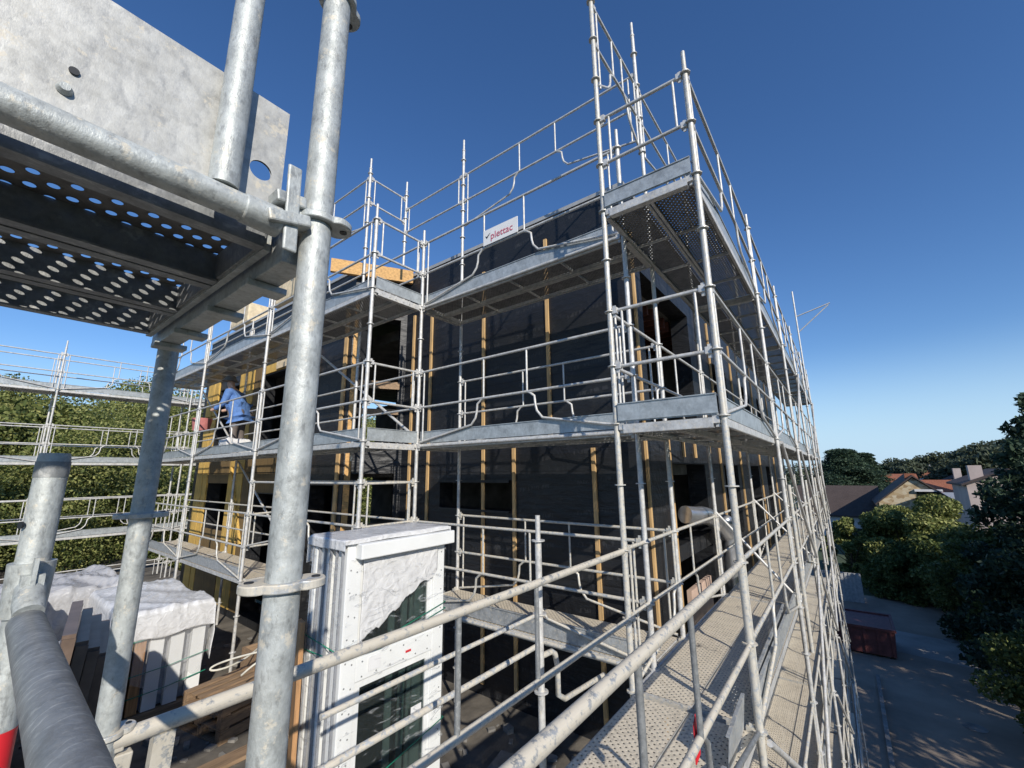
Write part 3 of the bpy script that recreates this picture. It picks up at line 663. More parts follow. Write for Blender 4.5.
# separate short post with two tubes beside the near guardrail
fp = thing('guard_post', 'short galvanised post with stubby top and two tubes, behind the near diagonal guardrail', 'scaffold post', (2.74,1.88,TZ))
mb = MB().tube((2.74,1.88,TZ+.01),(2.74,1.88,-.50),.0242,14).tube((2.74,1.88,-.50),(2.74,1.88,-.32),.0185,14)
for z in (-.50,-1.0,-1.5): rosette(mb, V(2.74,1.88,z), .05, 14)
mb.build('upright', M['galv_far'], fp)
MB().tube((2.70,1.88,-1.2),(.9,1.88,-1.2),.017,10).tube((2.70,1.88,-1.0),(1.1,1.88,-1.0),.013,10).path([(2.74,1.88,-1.28),(2.88,1.88,-1.29),(2.93,1.88,-1.32),(2.96,1.88,-1.42),(2.96,1.88,-1.6),(3.05,1.88,-1.66),(3.7,1.88,-1.72)],.02,10).build('rail', M['galv_splat'], fp)

# loose toe boards leaning on the walkway edge
for i, (x0, x1, y0, y1, l) in enumerate(((2.75,3.30,.70,.78,'short galvanised toe board standing on edge at the near end of the walkway'),(3.5,5.6,.70,.74,'long galvanised toe board standing beside the outer guardrail of the walkway'))):
    mb = MB(); p0 = V(x0,y0,-1.6); p1 = V(x1,y0+.02,-1.6)
    mb.prism([p0, p1, p1+V(0,(y1-y0)*-.3,.2), p0+V(0,(y1-y0)*-.3,.2)], (0,.004,0)); mb.obox(p0+V(0,-.015,.2), p1+V(0,-.015,.2), .02, .006)
    tag(mb.build('toe_board', M['toe_splat']), l, 'toe board')
# red tag hanging by the walkway
mb = MB().prism([(2.11,.66,-1.22),(2.16,.655,-1.20),(2.18,.655,-1.08),(2.16,.66,-1.05),(2.12,.66,-1.08)], (0,.005,0)); tag(mb.build('warning_tag', M['red']), 'small red tag hanging at the near guardrail beside the walkway', 'tag')

# banner sign on the upper guardrail
sg = thing('banner_sign', 'small white banner with pink lettering clipped to the top guardrail of the front scaffold', 'sign', (3.77,3.06,2.9))
MB().box((3.765,2.79,2.90),(3.775,3.35,3.115)).build('panel', M['signw'], sg)
def text3(body, size, loc, rot, mat, par, name='lettering', ext=.001):
    cu = bpy.data.curves.new(name, 'FONT'); cu.body = body; cu.size = size; cu.extrude = ext; cu.align_x = 'LEFT'
    o = bpy.data.objects.new(name, cu); COL.objects.link(o); dg = bpy.context.evaluated_depsgraph_get()
    me = bpy.data.meshes.new_from_object(o.evaluated_get(dg)); bpy.data.objects.remove(o)
    o = bpy.data.objects.new(name, me); COL.objects.link(o); me.materials.clear(); me.materials.append(mat)
    o.location = loc; o.rotation_euler = rot
    if par: o.parent = par; o.matrix_parent_inverse = Matrix.Translation(par.location).inverted()
    return o
text3('plettac', .135, (3.762,3.225,2.955), (R(90),0,R(-90)), M['text'], sg)
MB().prism([(3.762,3.31,3.03),(3.762,3.285,3.01),(3.762,3.255,3.035),(3.762,3.225,3.05),(3.762,3.255,3.02),(3.762,3.285,2.985)], (-.002,0,0)).build('emblem', M['black'], sg)
exec_red = text3('L7', .042, (.098,1.2275,-.49), (R(90),0,R(-6)), M['letter'], None)
exec_red.parent = st; exec_red.matrix_parent_inverse = Matrix.Translation(sn.location).inverted()

# ------------------------------------------------------------------ things on the terrace
# bundle of window frames in film
pk = thing('window_bundle', 'upright bundle of white window frames wrapped in film and green strap', 'window frames', (1.8,2.9,TZ))
PX0, PX1, PY0, PZ0, PZ1 = 1.80, 2.74, 2.88, TZ+.02, -.50
def frame(y, x0, x1, z0, z1, t=.07, w_=.12, mid=None, gl=True):
    fr = MB().box((x0,y,z0),(x0+w_,y+t,z1)).box((x1-w_,y,z0),(x1,y+t,z1)).box((x0+w_,y+.002,z1-w_),(x1-w_,y+t-.002,z1)).box((x0+w_,y+.002,z0),(x1-w_,y+t-.002,z0+w_))
    if mid: fr.box((x0+w_,y+.002,mid),(x1-w_,y+t-.002,mid+.15))
    o = fr.build('window_frame', M['white'], pk, bevel=.004)
    s = MB()
    for (a_, b_) in ([(z0+w_, mid), (mid+.15, z1-w_)] if mid else [(z0+w_, z1-w_)]):
        s.box((x0+w_,y+.015,a_),(x0+w_+.05,y+t-.02,b_)).box((x1-w_-.05,y+.015,a_),(x1-w_,y+t-.02,b_)).box((x0+w_+.05,y+.017,a_),(x1-w_-.05,y+t-.02,a_+.05)).box((x0+w_+.05,y+.017,b_-.05),(x1-w_-.05,y+t-.02,b_))
    s.build('sash', M['white'], o, bevel=.003).matrix_parent_inverse = Matrix.Identity(4)
    g_ = MB()
    for (a_, b_) in ([(z0+w_, mid), (mid+.15, z1-w_)] if mid else [(z0+w_, z1-w_)]): g_.box((x0+w_+.05,y+.03,a_+.05),(x1-w_-.05,y+.038,b_-.05))
    g_.build('glass', M['glass'], o).matrix_parent_inverse = Matrix.Identity(4)
    return o
f1 = frame(PY0, PX0, PX1, PZ0, PZ1, .075, mid=-1.42)
f1_ = frame(PY0+.095, PX0+.01, PX1-.1, PZ0, PZ1+.03, .075, mid=-1.42)
frame(PY0+.19, PX0-.01, PX1-.22, PZ0, PZ1+.01, .075, w_=.10); frame(PY0+.285, PX0+.0, PX1-.38, PZ0, PZ1+.03, .075); frame(PY0+.38, PX0-.02, PX1-.03, PZ0, PZ1-.0, .07)
MB().box((PX0+.06,PY0-.085,PZ1-.10),(PX1+.04,PY0-.002,PZ1+.005)).build('roller_box', M['white'], pk, bevel=.008)
# crumpled film sheet over the upper pane (uneven lower edge) and over the top
bm = bmesh.new(); nx, nz = 60, 60; g_ = []
for i in range(nx+1):
    row = []
    for k in range(nz+1):
        u, v = i/nx, k/nz; zb = -1.17+.36*u+.05*noise.noise(V(u*6,3,0))+.02*noise.noise(V(u*25,3,0))
        x = PX0+.13+u*(PX1-PX0-.22); z = (PZ1-.10) + (zb-(PZ1-.10))*v
        row.append(bm.verts.new((x, PY0-.012+.012*(.4-abs(noise.noise(V(x*5+z*3, z*4, 1.3))))+.006*(.4-abs(noise.noise(V(x*14-z*9, z*6, 4)))), z)))
    g_.append(row)
for i in range(nx):
    for k in range(nz): bm.faces.new((g_[i][k], g_[i+1][k], g_[i+1][k+1], g_[i][k+1])).smooth = True
me = bpy.data.meshes.new('film_sheet'); bm.to_mesh(me); bm.free(); me.materials.append(M['filmw']); o = bpy.data.objects.new('film_sheet', me); COL.objects.link(o); o.parent = pk; o.matrix_parent_inverse = Matrix.Translation(pk.location).inverted()
o.modifiers.new('s','SOLIDIFY').thickness = .002
def drape(name, x0, x1, y0, y1, z, mat, par=None, amp=.05, skirts=(.0,.0,.0,.0), n=34, seed=0, slope=0):
    """crumpled sheet laid over a box, with hanging edges (front y0, back y1, left x0, right x1)"""
    bm = bmesh.new(); m_ = 1+.0; G_ = []
    for i in range(n+1):
        row = []
        for k in range(n+1):
            u, v = i/n*1.5-.25, k/n*1.5-.25
            uu, vv = min(max(u,0),1), min(max(v,0),1)
            x = x0+uu*(x1-x0); y = y0+vv*(y1-y0)
            dx = (uu-u)/.25 if u < 0 else (u-uu)/.25; dy = (vv-v)/.25 if v < 0 else (v-vv)/.25
            dr = (skirts[2] if u < 0 else skirts[3])*abs(dx); dr2 = (skirts[0] if v < 0 else skirts[1])*abs(dy)
            drop = max(dr, dr2)
            q = V(x*2.2+seed, y*2.2, drop*3)
            nn = noise.noise(q*.8)*amp*.5 + (.45-abs(noise.noise(V(q.x*1.2+q.y*.8, q.y*.35, q.z*.5+seed))))*amp*.9 + (.3-abs(noise.noise(V(q.x*4-q.y*2, q.y*1.1, q.z))))*amp*.35
            ox = (-1 if u < 0 else 1 if u > 1 else 0)*(.02+abs(nn)*.6)*(abs(dx) > 0); oy = (-1 if v < 0 else 1 if v > 1 else 0)*(.02+abs(nn)*.6)*(abs(dy) > 0)
            row.append(bm.verts.new((x+ox, y+oy, z+nn*(1 if drop == 0 else .2)-drop*(1+.25*noise.noise(V(x*3+seed,y*3,0)))+slope*(vv))))
        G_.append(row)
    for i in range(n):
        for k in range(n): bm.faces.new((G_[i][k], G_[i+1][k], G_[i+1][k+1], G_[i][k+1])).smooth = True
    bmesh.ops.recalc_face_normals(bm, faces=bm.faces)
    me = bpy.data.meshes.new(name); bm.to_mesh(me); bm.free(); me.materials.append(mat); o = bpy.data.objects.new(name, me); COL.objects.link(o)
    so_ = o.modifiers.new('s','SOLIDIFY'); so_.thickness = .004
    if par: o.parent = par; o.matrix_parent_inverse = Matrix.Translation(par.location).inverted()
    return o
drape('film_top', PX0-.02, PX1+.02, PY0-.01, PY0+.46, PZ1+.04, M['filmw'], pk, .015, (.03,.2,.07,.06), n=60, seed=3)
MB().box((PX0-.035,PY0+.0,PZ0+.1),(PX0-.03,PY0+.45,PZ1+.02)).build('film_side', M['filmc'], pk)
MB().prism([(PX0+.01,PY0-.014,PZ0),(PX1+.005,PY0-.014,PZ0),(PX1+.005,PY0-.014,PZ1-.1),(PX0+.01,PY0-.014,PZ1-.1)],(0,.002,0)).build('film_front', M['filmc'], pk)
for z, k in ((-1.18,.03),(-1.23,-.02),(-2.05,.03)):
    MB().path([(PX0-.04,PY0+.46,z+k),(PX0-.045,PY0-.01,z),(PX0+.3,PY0-.018,z-.02),(PX1+.01,PY0-.015,z+.1),(PX1+.012,PY0+.4,z+.1)], .004, 6).build('strap', M['strap'], pk)
for x, z, m_ in ((PX0+.22,-1.38,'signw'),(PX0+.55,-1.36,'red'),(PX0+.62,-1.85,'signw'),(PX0+.13,-1.2,'red')):
    s_ = (.10,.09) if m_ == 'signw' else (.05,.015)
    MB().box((x,PY0-.006,z),(x+s_[0],PY0-.002,z+s_[1])).build('sticker', M[m_], pk)
for i, x in enumerate((PX0+.44,PX0+.56,PX0+.69)):
    MB().box((x,PY0+.078,PZ0+.1),(x+.055,PY0+.092,PZ1-.2)).build('inner_stile', M['white'], pk)
sc_ = MB()
for k in range(17):
    z = PZ1-.2-.15*k
    for x in (PX0+.035, PX0+.085, PX1-.035): sc_.path([(x,PY0-.0005,z+(x*7%1)*.03),(x,PY0-.002,z+(x*7%1)*.03)], .006, 8)
for k in range(6):
    for z in (-1.395,-1.30): sc_.path([(PX0+.17+.12*k,PY0+.0015,z),(PX0+.17+.12*k,PY0-.001,z)], .006, 8)
sc_.build('screw_caps', M['galv_grey'], pk)
for k in range(6):
    x = PX0-.03; sc_ = MB().box((x,PY0+.02+.078*k,PZ0+.05),(x+.02,PY0+.028+.078*k,PZ1)); sc_.build('packing_strip', M['filmg'], pk)
MB().box((PX0-.1,PY0+.02,TZ),(PX1+.1,PY0+.10,TZ+.09)).build('bearer', M['woodx'], pk)
bo = MB(); bo.obox((1.66,3.12,TZ),(1.72,3.30,-1.05), .03,.16); tag(bo.build('timber_plank', M['woody']), 'orange brown plank leaning against the left side of the wrapped window bundle', 'plank')
bo = MB(); bo.obox((1.60,3.34,TZ),(1.70,3.44,-1.5), .03,.14); tag(bo.build('timber_plank', M['woodx']), 'dull brown plank standing behind the orange one by the window bundle', 'plank')

# white wrapped pack further back
p2 = thing('wrapped_pack', 'stack of white frames under crumpled white plastic sheet with green straps', 'wrapped pack', (1.7,7.5,TZ))
for i, (x, m_) in enumerate(((1.62,'woodx'),(1.75,'woody'),(1.90,'white'),(2.12,'white'),(2.36,'white'))):
    w_ = .11 if i < 2 else .15
    MB().box((x,7.46,TZ+.12),(x+w_,7.54,-1.75)).build('frame_end' if i > 1 else 'board', M[m_], p2)
MB().box((1.63,7.56,TZ+.12),(2.5,9.2,-1.84)).build('stacked_frames', M['filmg'], p2)
drape('white_sheet', 1.58, 2.56, 7.44, 9.4, -1.74, M['filmw'], p2, .07, (.34,.4,.5,.8), n=90, seed=11)
for z in (-2.1,-2.5,-2.75): MB().path([(1.58,7.7,z),(1.585,7.435,z+.02),(2.1,7.41,z+.05),(2.56,7.435,z+.1)], .006, 6).build('strap', M['strap'], p2)
for y in (7.4, 8.6): MB().box((1.5,y,TZ),(2.75,y+.12,TZ+.11)).build('pallet_bearer', M['woodx'], p2)
bm = bmesh.new(); G_ = []
for i in range(31):
    row = []
    for k in range(31):
        u, v = i/30, k/30; x = 1.72+u*.86-.1*v*u; z = -1.80-(.95-.5*abs(u-.45)-.25*noise.noise(V(u*5,2,1)))*v
        row.append(bm.verts.new((x, 7.425-.10*v+.05*(.4-abs(noise.noise(V(x*5+z, z*1.5, 0)))), z)))
    G_.append(row)
for i in range(30):
    for k in range(30): bm.faces.new((G_[i][k], G_[i+1][k], G_[i+1][k+1], G_[i][k+1])).smooth = True
me = bpy.data.meshes.new('hanging_film'); bm.to_mesh(me); bm.free(); me.materials.append(M['filmh']); o = bpy.data.objects.new('hanging_film', me); COL.objects.link(o); o.parent = p2; o.matrix_parent_inverse = Matrix.Translation(p2.location).inverted()
# leaning glazed frames at far left
p3 = thing('leaning_frames', 'dark glazed frames leaning in a row beside the white wrapped pack', 'window frames', (.9,5.4,TZ))
for i in range(4):
    a0, a1 = V(.52+i*.11,4.3+i*.22,TZ), V(.70+i*.11,5.4+i*.22,TZ); top = V(.14,.12,1.95-.12*i)
    fr = MB()
    fr.obox(a0, a0+top, .05, .07, up=V(1,0,0)); fr.obox(a1, a1+top, .05, .07, up=V(1,0,0)); fr.obox(a0+top, a1+top, .07, .05); fr.obox(a0+V(0,0,.03), a1+V(0,0,.03), .07,.05)
    o = fr.build('frame', M['darkframe'], p3)
    MB().prism([a0, a1, a1+top, a0+top], (.01,0,0)).build('glass', M['glassd'], o).matrix_parent_inverse = Matrix.Identity(4)
drape('plastic_cover', .75, 1.35, 6.5, 7.3, -1.85, M['filmg'], p3, .16, (.6,.6,.6,.5), seed=5)
for (x0,x1,y0,y1,z,m_,lab,cat,sd) in ((-.4,.55,6.0,8.2,-1.9,'filmb','blue grey tarpaulin heaped at the left edge beside the capped stub post','tarpaulin',21),(1.0,2.0,9.6,11.4,-1.7,'filmh2','heap of translucent crumpled plastic behind the leaning frames','plastic sheet',31),(.0,.9,8.6,10.2,-1.6,'filmh2','grey crumpled plastic bundle in front of the far scaffold','plastic sheet',41)):
    t_ = thing('tarpaulin' if cat == 'tarpaulin' else 'plastic_sheet', lab, cat, ((x0+x1)/2,(y0+y1)/2,TZ))
    MB().box((x0+.05,y0+.05,TZ),(x1-.05,y1-.05,z-.10)).build('load', M['darkframe'], t_)
    drape('cover', x0, x1, y0, y1, z, M[m_], t_, .17, (1,1,.9,.9), n=70, seed=sd)
# pallets, crate, boards, sand, hose, blocks
def pallet(x, y, z, rz, lab, n=2):
    t_ = thing('pallet', lab, 'pallet', (x,y,z))
    mb = MB()
    for k in range(n):
        for i in range(6): mb.box((-.5,-.4+i*.145,z_:=.115+k*.14),(.5,-.4+i*.145+.09,z_+.02))
        for yy in (-.4,-.04,.34): mb.box((-.5,yy,.0+k*.14+.022),(.5,yy+.09,.093+k*.14+.02))
        for xx in (-.5,-.05,.4): mb.box((xx,-.4,k*.14),(xx+.1,.43,k*.14+.02))
    mm = Matrix.Rotation(rz,4,'Z') @ Matrix.Identity(4)
    mb.v = [Matrix.Translation((x,y,z)) @ (mm @ v) for v in mb.v]
    mb.build('slats', M['woodx'], t_); return t_
pallet(2.75, 6.6, TZ, .2, 'stack of wooden pallets on the dirt between the white wrapped pack and the thick post', 3)
cr = thing('crate', 'open timber crate beside the white wrapped pack', 'crate', (3.2,7.0,TZ))
for a_, b_ in (((2.95,6.75,TZ),(3.5,6.78,TZ+.6)),((2.95,7.25,TZ),(3.5,7.28,TZ+.6)),((2.95,6.78,TZ),(2.98,7.25,TZ+.6)),((3.47,6.78,TZ),(3.5,7.25,TZ+.6))): MB().box(a_, b_).build('side', M['woodx'], cr)
mb = MB(); pts = []
for i in range(40):
    t = i/39; pts.append((2.5+.35*math.sin(t*7)+.3*t, 6.0+.9*t+.12*math.cos(t*11), TZ+.62+.25*math.sin(t*5)*(1-t)+.05))
tag(mb.path(pts, .012, 8).build('hose', M['rope']), 'pale coiled hose lying over the timber crate', 'hose')
def mound(name, x, y, z, r, h, mat, lab, cat):
    bm = bmesh.new(); bmesh.ops.create_icosphere(bm, subdivisions=5, radius=1)
    for v in bm.verts:
        q = v.co.copy(); n = noise.noise(q*2.2)*.3+noise.noise(q*7)*.12
        v.co = V(x+q.x*r*(1+n), y+q.y*r*(1+n), z+max(-.02, q.z*h*(1+n*1.5)))
    me = bpy.data.meshes.new(name); bm.to_mesh(me); bm.free(); me.materials.append(mat); o = bpy.data.objects.new(name, me); COL.objects.link(o); tag(o, lab, cat)
M['sand'] = plain('sand', (.42,.34,.22), .95, .25, 30, bumpS=.6, dist=.01)
mound('sand_pile', 2.05, 4.3, TZ, .45, .35, M['sand'], 'small pale sand heap behind the thick foreground post', 'sand pile')
for i, (x, y, r_) in enumerate(((3.2,3.3,.3),(3.45,3.1,.5),(3.3,2.8,.1),(3.7,2.7,.8),(3.9,3.2,.2))):
    c_, s_ = math.cos(r_), math.sin(r_); mb = MB(); mb.box((-.2,-.1,0),(.2,.1,.12)); mb.v = [V(x+v.x*c_-v.y*s_, y+v.x*s_+v.y*c_, TZ+v.z) for v in mb.v]
    tag(mb.build('concrete_block', M['concrete'], bevel=.01), 'grey concrete block lying in the shade below the front walkway', 'block', 'blocks on the floor below the front walkway')
MB_ = MB().box((1.2,5.6,TZ+.01),(2.9,5.8,TZ+.05)); tag(MB_.build('timber_plank', M['woodx']), 'long flat plank on the dirt in front of the white wrapped pack', 'plank')
mb = MB().box((2.2,4.9,TZ+.005),(4.2,5.05,TZ+.05)); tag(mb.build('timber_plank', M['woody']), 'narrow board on the dirt towards the stepped scaffold', 'plank')
mb = MB(); r2 = random.Random(9)
for i in range(420):
    x, y = r2.uniform(-.5,4.6), r2.uniform(2.2,9.5); q = r2.uniform(.015,.06); a_ = r2.uniform(0,3.1); c_, s_ = math.cos(a_), math.sin(a_)
    b0 = MB().box((-q,-q*r2.uniform(.4,1),0),(q,q*.7,q*r2.uniform(.4,1.1)))
    n0 = len(mb.v); mb.v += [V(x+v.x*c_-v.y*s_+r2.uniform(-.004,.004), y+v.x*s_+v.y*c_, TZ+v.z) for v in b0.v]; mb.f += [[n0+j for j in f] for f in b0.f]; mb.sm += b0.sm
tag(mb.build('rubble', M['concrete']), 'loose rubble and offcuts strewn over the dirt', 'rubble', kind='stuff')
for i, (x0,y0,x1,y1,m_,l) in enumerate(((1.2,4.9,2.6,5.3,'woody','reddish board lying slanted on the dirt behind the thick foreground post'),(.9,4.2,1.5,5.2,'woodx','grey board lying on the dirt near the leaning dark frames'),(2.9,5.6,3.9,6.0,'woodx','offcut board below the stepped scaffold'))):
    tag(MB().obox((x0,y0,TZ+.03),(x1,y1,TZ+.05),.14,.03).build('timber_plank', M[m_]), l, 'plank')
bd_ = MB().box((6.15,1.80,-2.28),(7.2,1.86,-1.55)); tag(bd_.build('board_stack', M['pinkwood']), 'pinkish boards standing in the opening below the silver duct', 'boards')
# silver duct at the side wall
du = thing('ventilation_duct', 'silver corrugated duct leaving the window and turning down the side wall', 'duct', (6.2,1.7,-.5))
mb = MB(); pts = [(6.1,1.78,-.58),(6.3,1.70,-.61)]+[(6.3+.05*i,1.69,-.61-.0004*i*i) for i in range(1,34)]
for i in range(1,9): pts.append((7.95+.22*math.sin(i/8*math.pi/2), 1.69, -1.04+.25*(math.cos(i/8*math.pi/2))-.03))
for i in range(1,30): pts.append((8.17,1.69,-1.07-.05*i))
rs = [.115+.008*(i%2) for i in range(len(pts))]; mb.path(pts, rs, 16).build('flexible_tube', M['duct'], du)

# ------------------------------------------------------------------ worker on the middle walkway, left
pr = thing('person', 'worker in blue jacket and grey hat bending over on the left walkway', 'person', (3.62,10.35,DZ))
def skin(name, verts, edges, rad, mat, par, root=0, sub=2):
    me = bpy.data.meshes.new(name); me.from_pydata(verts, edges, []); me.update(); o = bpy.data.objects.new(name, me); COL.objects.link(o); me.materials.append(mat)
    o.modifiers.new('k','SKIN'); 
    for i, r_ in enumerate(rad): me.skin_vertices[0].data[i].radius = (r_, r_) if not isinstance(r_, tuple) else r_
    for i in range(len(verts)): me.skin_vertices[0].data[i].use_root = (i == root)
    s = o.modifiers.new('u','SUBSURF'); s.levels = sub; s.render_levels = sub
    o.parent = par; return o
# local axes: person faces +y (away), leaning; z up from feet
bv = [(0,0,.93),(0,.03,1.08),(0,.10,1.25),(0,.19,1.42),(0,.235,1.50),(0,.27,1.58),(0,.285,1.68),
      (-.10,0,.90),(-.12,.03,.50),(-.12,-.03,.10),(-.13,.09,.04),(.10,0,.90),(.13,.02,.50),(.13,-.04,.10),(.14,.08,.04),
      (-.19,.18,1.40),(-.25,.22,1.13),(-.22,.42,1.0),(-.2,.5,.98),(.19,.18,1.40),(.24,.26,1.14),(.2,.44,1.04),(.18,.52,1.02)]
be = [(0,1),(1,2),(2,3),(3,4),(4,5),(5,6),(0,7),(7,8),(8,9),(9,10),(0,11),(11,12),(12,13),(13,14),(3,15),(15,16),(16,17),(17,18),(3,19),(19,20),(20,21),(21,22)]
brd = [(.16,.11),(.15,.10),(.17,.11),(.12,.09),.055,.085,.075,.085,.06,.042,.045,.085,.06,.042,.045,.062,.047,.034,.038,.062,.047,.034,.038]
skin('body', bv, be, brd, M['skin'], pr)
jv = bv[:4]+[(0,.22,1.47)]+[bv[15],bv[16],bv[17],bv[19],bv[20],bv[21],(0,-.02,.84)]
je = [(0,1),(1,2),(2,3),(3,4),(3,5),(5,6),(6,7),(3,8),(8,9),(9,10),(0,11)]
skin('jacket', jv, je, [(.235,.18),(.215,.17),(.21,.16),(.16,.13),.085,.085,.066,.05,.085,.066,.05,(.27,.21)], M['jacket'], pr)
tv = [bv[0],bv[7],bv[8],bv[9],bv[11],bv[12],bv[13]]
skin('trousers', tv, [(0,1),(1,2),(2,3),(0,4),(4,5),(5,6)], [(.17,.125),.105,.078,.062,.105,.078,.062], M['trousers'], pr)
hv = MB(); hv.path([(0,.29,1.66),(0,.29,1.70),(0,.295,1.76),(0,.30,1.79)], [.165,.115,.10,.05], 20); o = hv.build('hat', M['cap'], None); o.parent = pr
for sx in (-1,1):
    b_ = MB(); b_.box((sx*.13-.05,-.09,.0),(sx*.13+.05,.17,.10)); o = b_.build('boot', M['black'], None, bevel=.03); o.parent = pr
pr.rotation_euler.z = R(40)
bk = MB(); bk.path([(3.3,11.6,DZ+.62),(3.3,11.6,DZ+.9)], [.16,.2], 16); tag(bk.build('red_bucket', M['glove']), 'pinkish red bucket beside the worker on the left walkway', 'bucket')
bg_ = drape('white_bag', 3.2, 3.6, 9.6, 9.95, DZ+.35, M['filmw'], None, .08, (.3,.3,.3,.3), n=20, seed=8); tag(bg_, 'crumpled white bag on the left walkway in front of the worker', 'bag')

# ------------------------------------------------------------------ trees
def leaves(centers, radii, n, size, flat=0.0, seed=1):
    r_ = np.random.default_rng(seed); k = len(centers); c = np.array(centers); rr = np.array(radii)
    idx = r_.choice(k, n, p=(rr**2)/(rr**2).sum())
    d = r_.normal(size=(n,3)); d /= np.linalg.norm(d, axis=1)[:,None]
    q = c[idx] + d*(rr[idx]*(r_.random(n)**.35))[:,None]*np.array([1,1,.75 if not flat else flat])
    a = r_.normal(size=(n,3)); a /= np.linalg.norm(a, axis=1)[:,None]
    if flat: a[:,2] *= .35
    b = np.cross(a, r_.normal(size=(n,3))); b /= np.linalg.norm(b, axis=1)[:,None]
    s = size*(.6+.8*r_.random(n))[:,None]
    v = np.stack([q-a*s-b*s*.15, q+b*s*.55, q+a*s-b*s*.1, q-b*s*.5], 1).reshape(-1,3)
    return v
def crown_mesh(name, v, mat):
    n = len(v)//4; me = bpy.data.meshes.new(name); me.vertices.add(len(v)); me.vertices.foreach_set('co', v.ravel())
    me.loops.add(len(v)); me.loops.foreach_set('vertex_index', np.arange(len(v))); me.polygons.add(n); me.polygons.foreach_set('loop_start', np.arange(n)*4); me.polygons.foreach_set('loop_total', np.full(n,4))
    me.update(); me.validate(); me.materials.append(mat); return me
def make_tree(name, label, cat, base, h, cr_, kind, n, size, seed, group=None, z0=.25):
    t_ = thing(name, label, cat, base, group); r_ = random.Random(seed)
    tk = MB(); th = h*(.55 if kind != 'cedar' else .92); tk.path([(0,0,-.3),(.02*h,.01*h,th*.5),(0,.02*h,th)], [.026*h,.018*h,.006*h], 10)
    cs, rr = [], []
    if kind == 'cedar':
        for L in range(13):
            z = h*(.2+.063*L); rad = cr_*(1-.78*(L/10)**1.4)
            for k in range(8):
                a_ = r_.random()*6.28
                for f in (.35,.65,.9):
                    cs.append((math.cos(a_)*rad*f, math.sin(a_)*rad*f, z+.04*h*f*r_.uniform(-.3,.5))); rr.append(cr_*.30*(1.25-f*.5))
                tk.path([(0,0,z-.02*h),(math.cos(a_)*rad*.8, math.sin(a_)*rad*.8, z)], [.006*h,.002*h], 5)
    elif kind == 'cone':
        for L in range(26):
            f = L/25; z = h*(.06+.92*f); rad = cr_*(1-f)**.8+.15
            for k in range(max(3,int(9*(1-f)))):
                a_ = r_.random()*6.28; q = rad*r_.uniform(.45,1.05); cs.append((math.cos(a_)*q, math.sin(a_)*q, z+r_.uniform(-.3,.3))); rr.append(cr_*.2*(1.15-f*.7))
    else:
        for k in range(46 if kind in ('round','hedge') else 26):
            a_ = r_.random()*6.28; u = r_.random()**.5; zf = r_.uniform(z0,.95); prof = math.sin(min(1,(zf-z0+.16)/(1.12-z0))*math.pi)**.6
            q = cr_*u*prof; cs.append((math.cos(a_)*q, math.sin(a_)*q, h*zf)); rr.append(cr_*r_.uniform(.18,.36))
        for k in range(9):
            c = cs[k*2]; tk.path([(0,0,th*.4),(c[0]*.5,c[1]*.5,th*.4+(c[2]-th*.4)*.6),c], [.010*h,.006*h,.002*h], 6)
    o = tk.build('trunk', M['bark'], None); o.parent = t_
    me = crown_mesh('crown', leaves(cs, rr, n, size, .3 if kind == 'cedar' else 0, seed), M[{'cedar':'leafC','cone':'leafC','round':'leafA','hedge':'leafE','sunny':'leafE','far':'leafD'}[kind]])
    c_ = bpy.data.objects.new('crown', me); COL.objects.link(c_); c_.parent = t_
    return t_
def dup(root, loc, rz, s, label=None, group=None):
    r2 = root.copy(); COL.objects.link(r2); r2.location = loc; r2.rotation_euler.z = rz; r2.scale = (s,s,s)
    if label: r2['label'] = label
    if group: r2['group'] = group
    for ch in list(root.children):
        c = ch.copy(); COL.objects.link(c); c.parent = r2
    return r2
def gnd(px, py, D, z=G): q = at(px, py, D); return (q.x, q.y, z)
# left: trees beyond the far scaffold
TG = 'broadleaf trees behind the far scaffold'
lab = 'leafy green tree behind the distant scaffold on the left'
tA = make_tree('broadleaf_tree', lab, 'tree', (1.0,30,-7), 11.3, 5.5, 'hedge', 75000, .075, 3, TG)
tB = make_tree('broadleaf_tree', lab, 'tree', (6.5,33,-7), 11.4, 5.8, 'hedge', 75000, .075, 5, TG)
tC = make_tree('broadleaf_tree', 'paler yellowish green tree among the darker ones behind the distant scaffold', 'tree', (2.2,27,-7), 10.2, 4.2, 'sunny', 30000, .11, 8)
tD = make_tree('broadleaf_tree', 'darker loosely leaved tree at the far left behind the distant scaffold', 'tree', (-2.6,27.5,-7), 10.6, 4.0, 'round', 20000, .12, 9)
for x, y, rz, s, src in ((-5,32,1,1.0,tB),(4.0,26,2,.82,tB),(11,30,2.5,.98,tA),(-1.5,38,4,1.12,tA),(8.5,40,3,1.18,tB),(15,36,1.5,1.1,tB),(-2.5,25.5,.5,.8,tA),(1.2,23.5,3.3,.62,tB),(20,34,.3,1.05,tA),(6.0,24,1.2,.68,tA),(25,38,2,1.1,tB)):
    dup(src, (x,y,-7), rz, s)
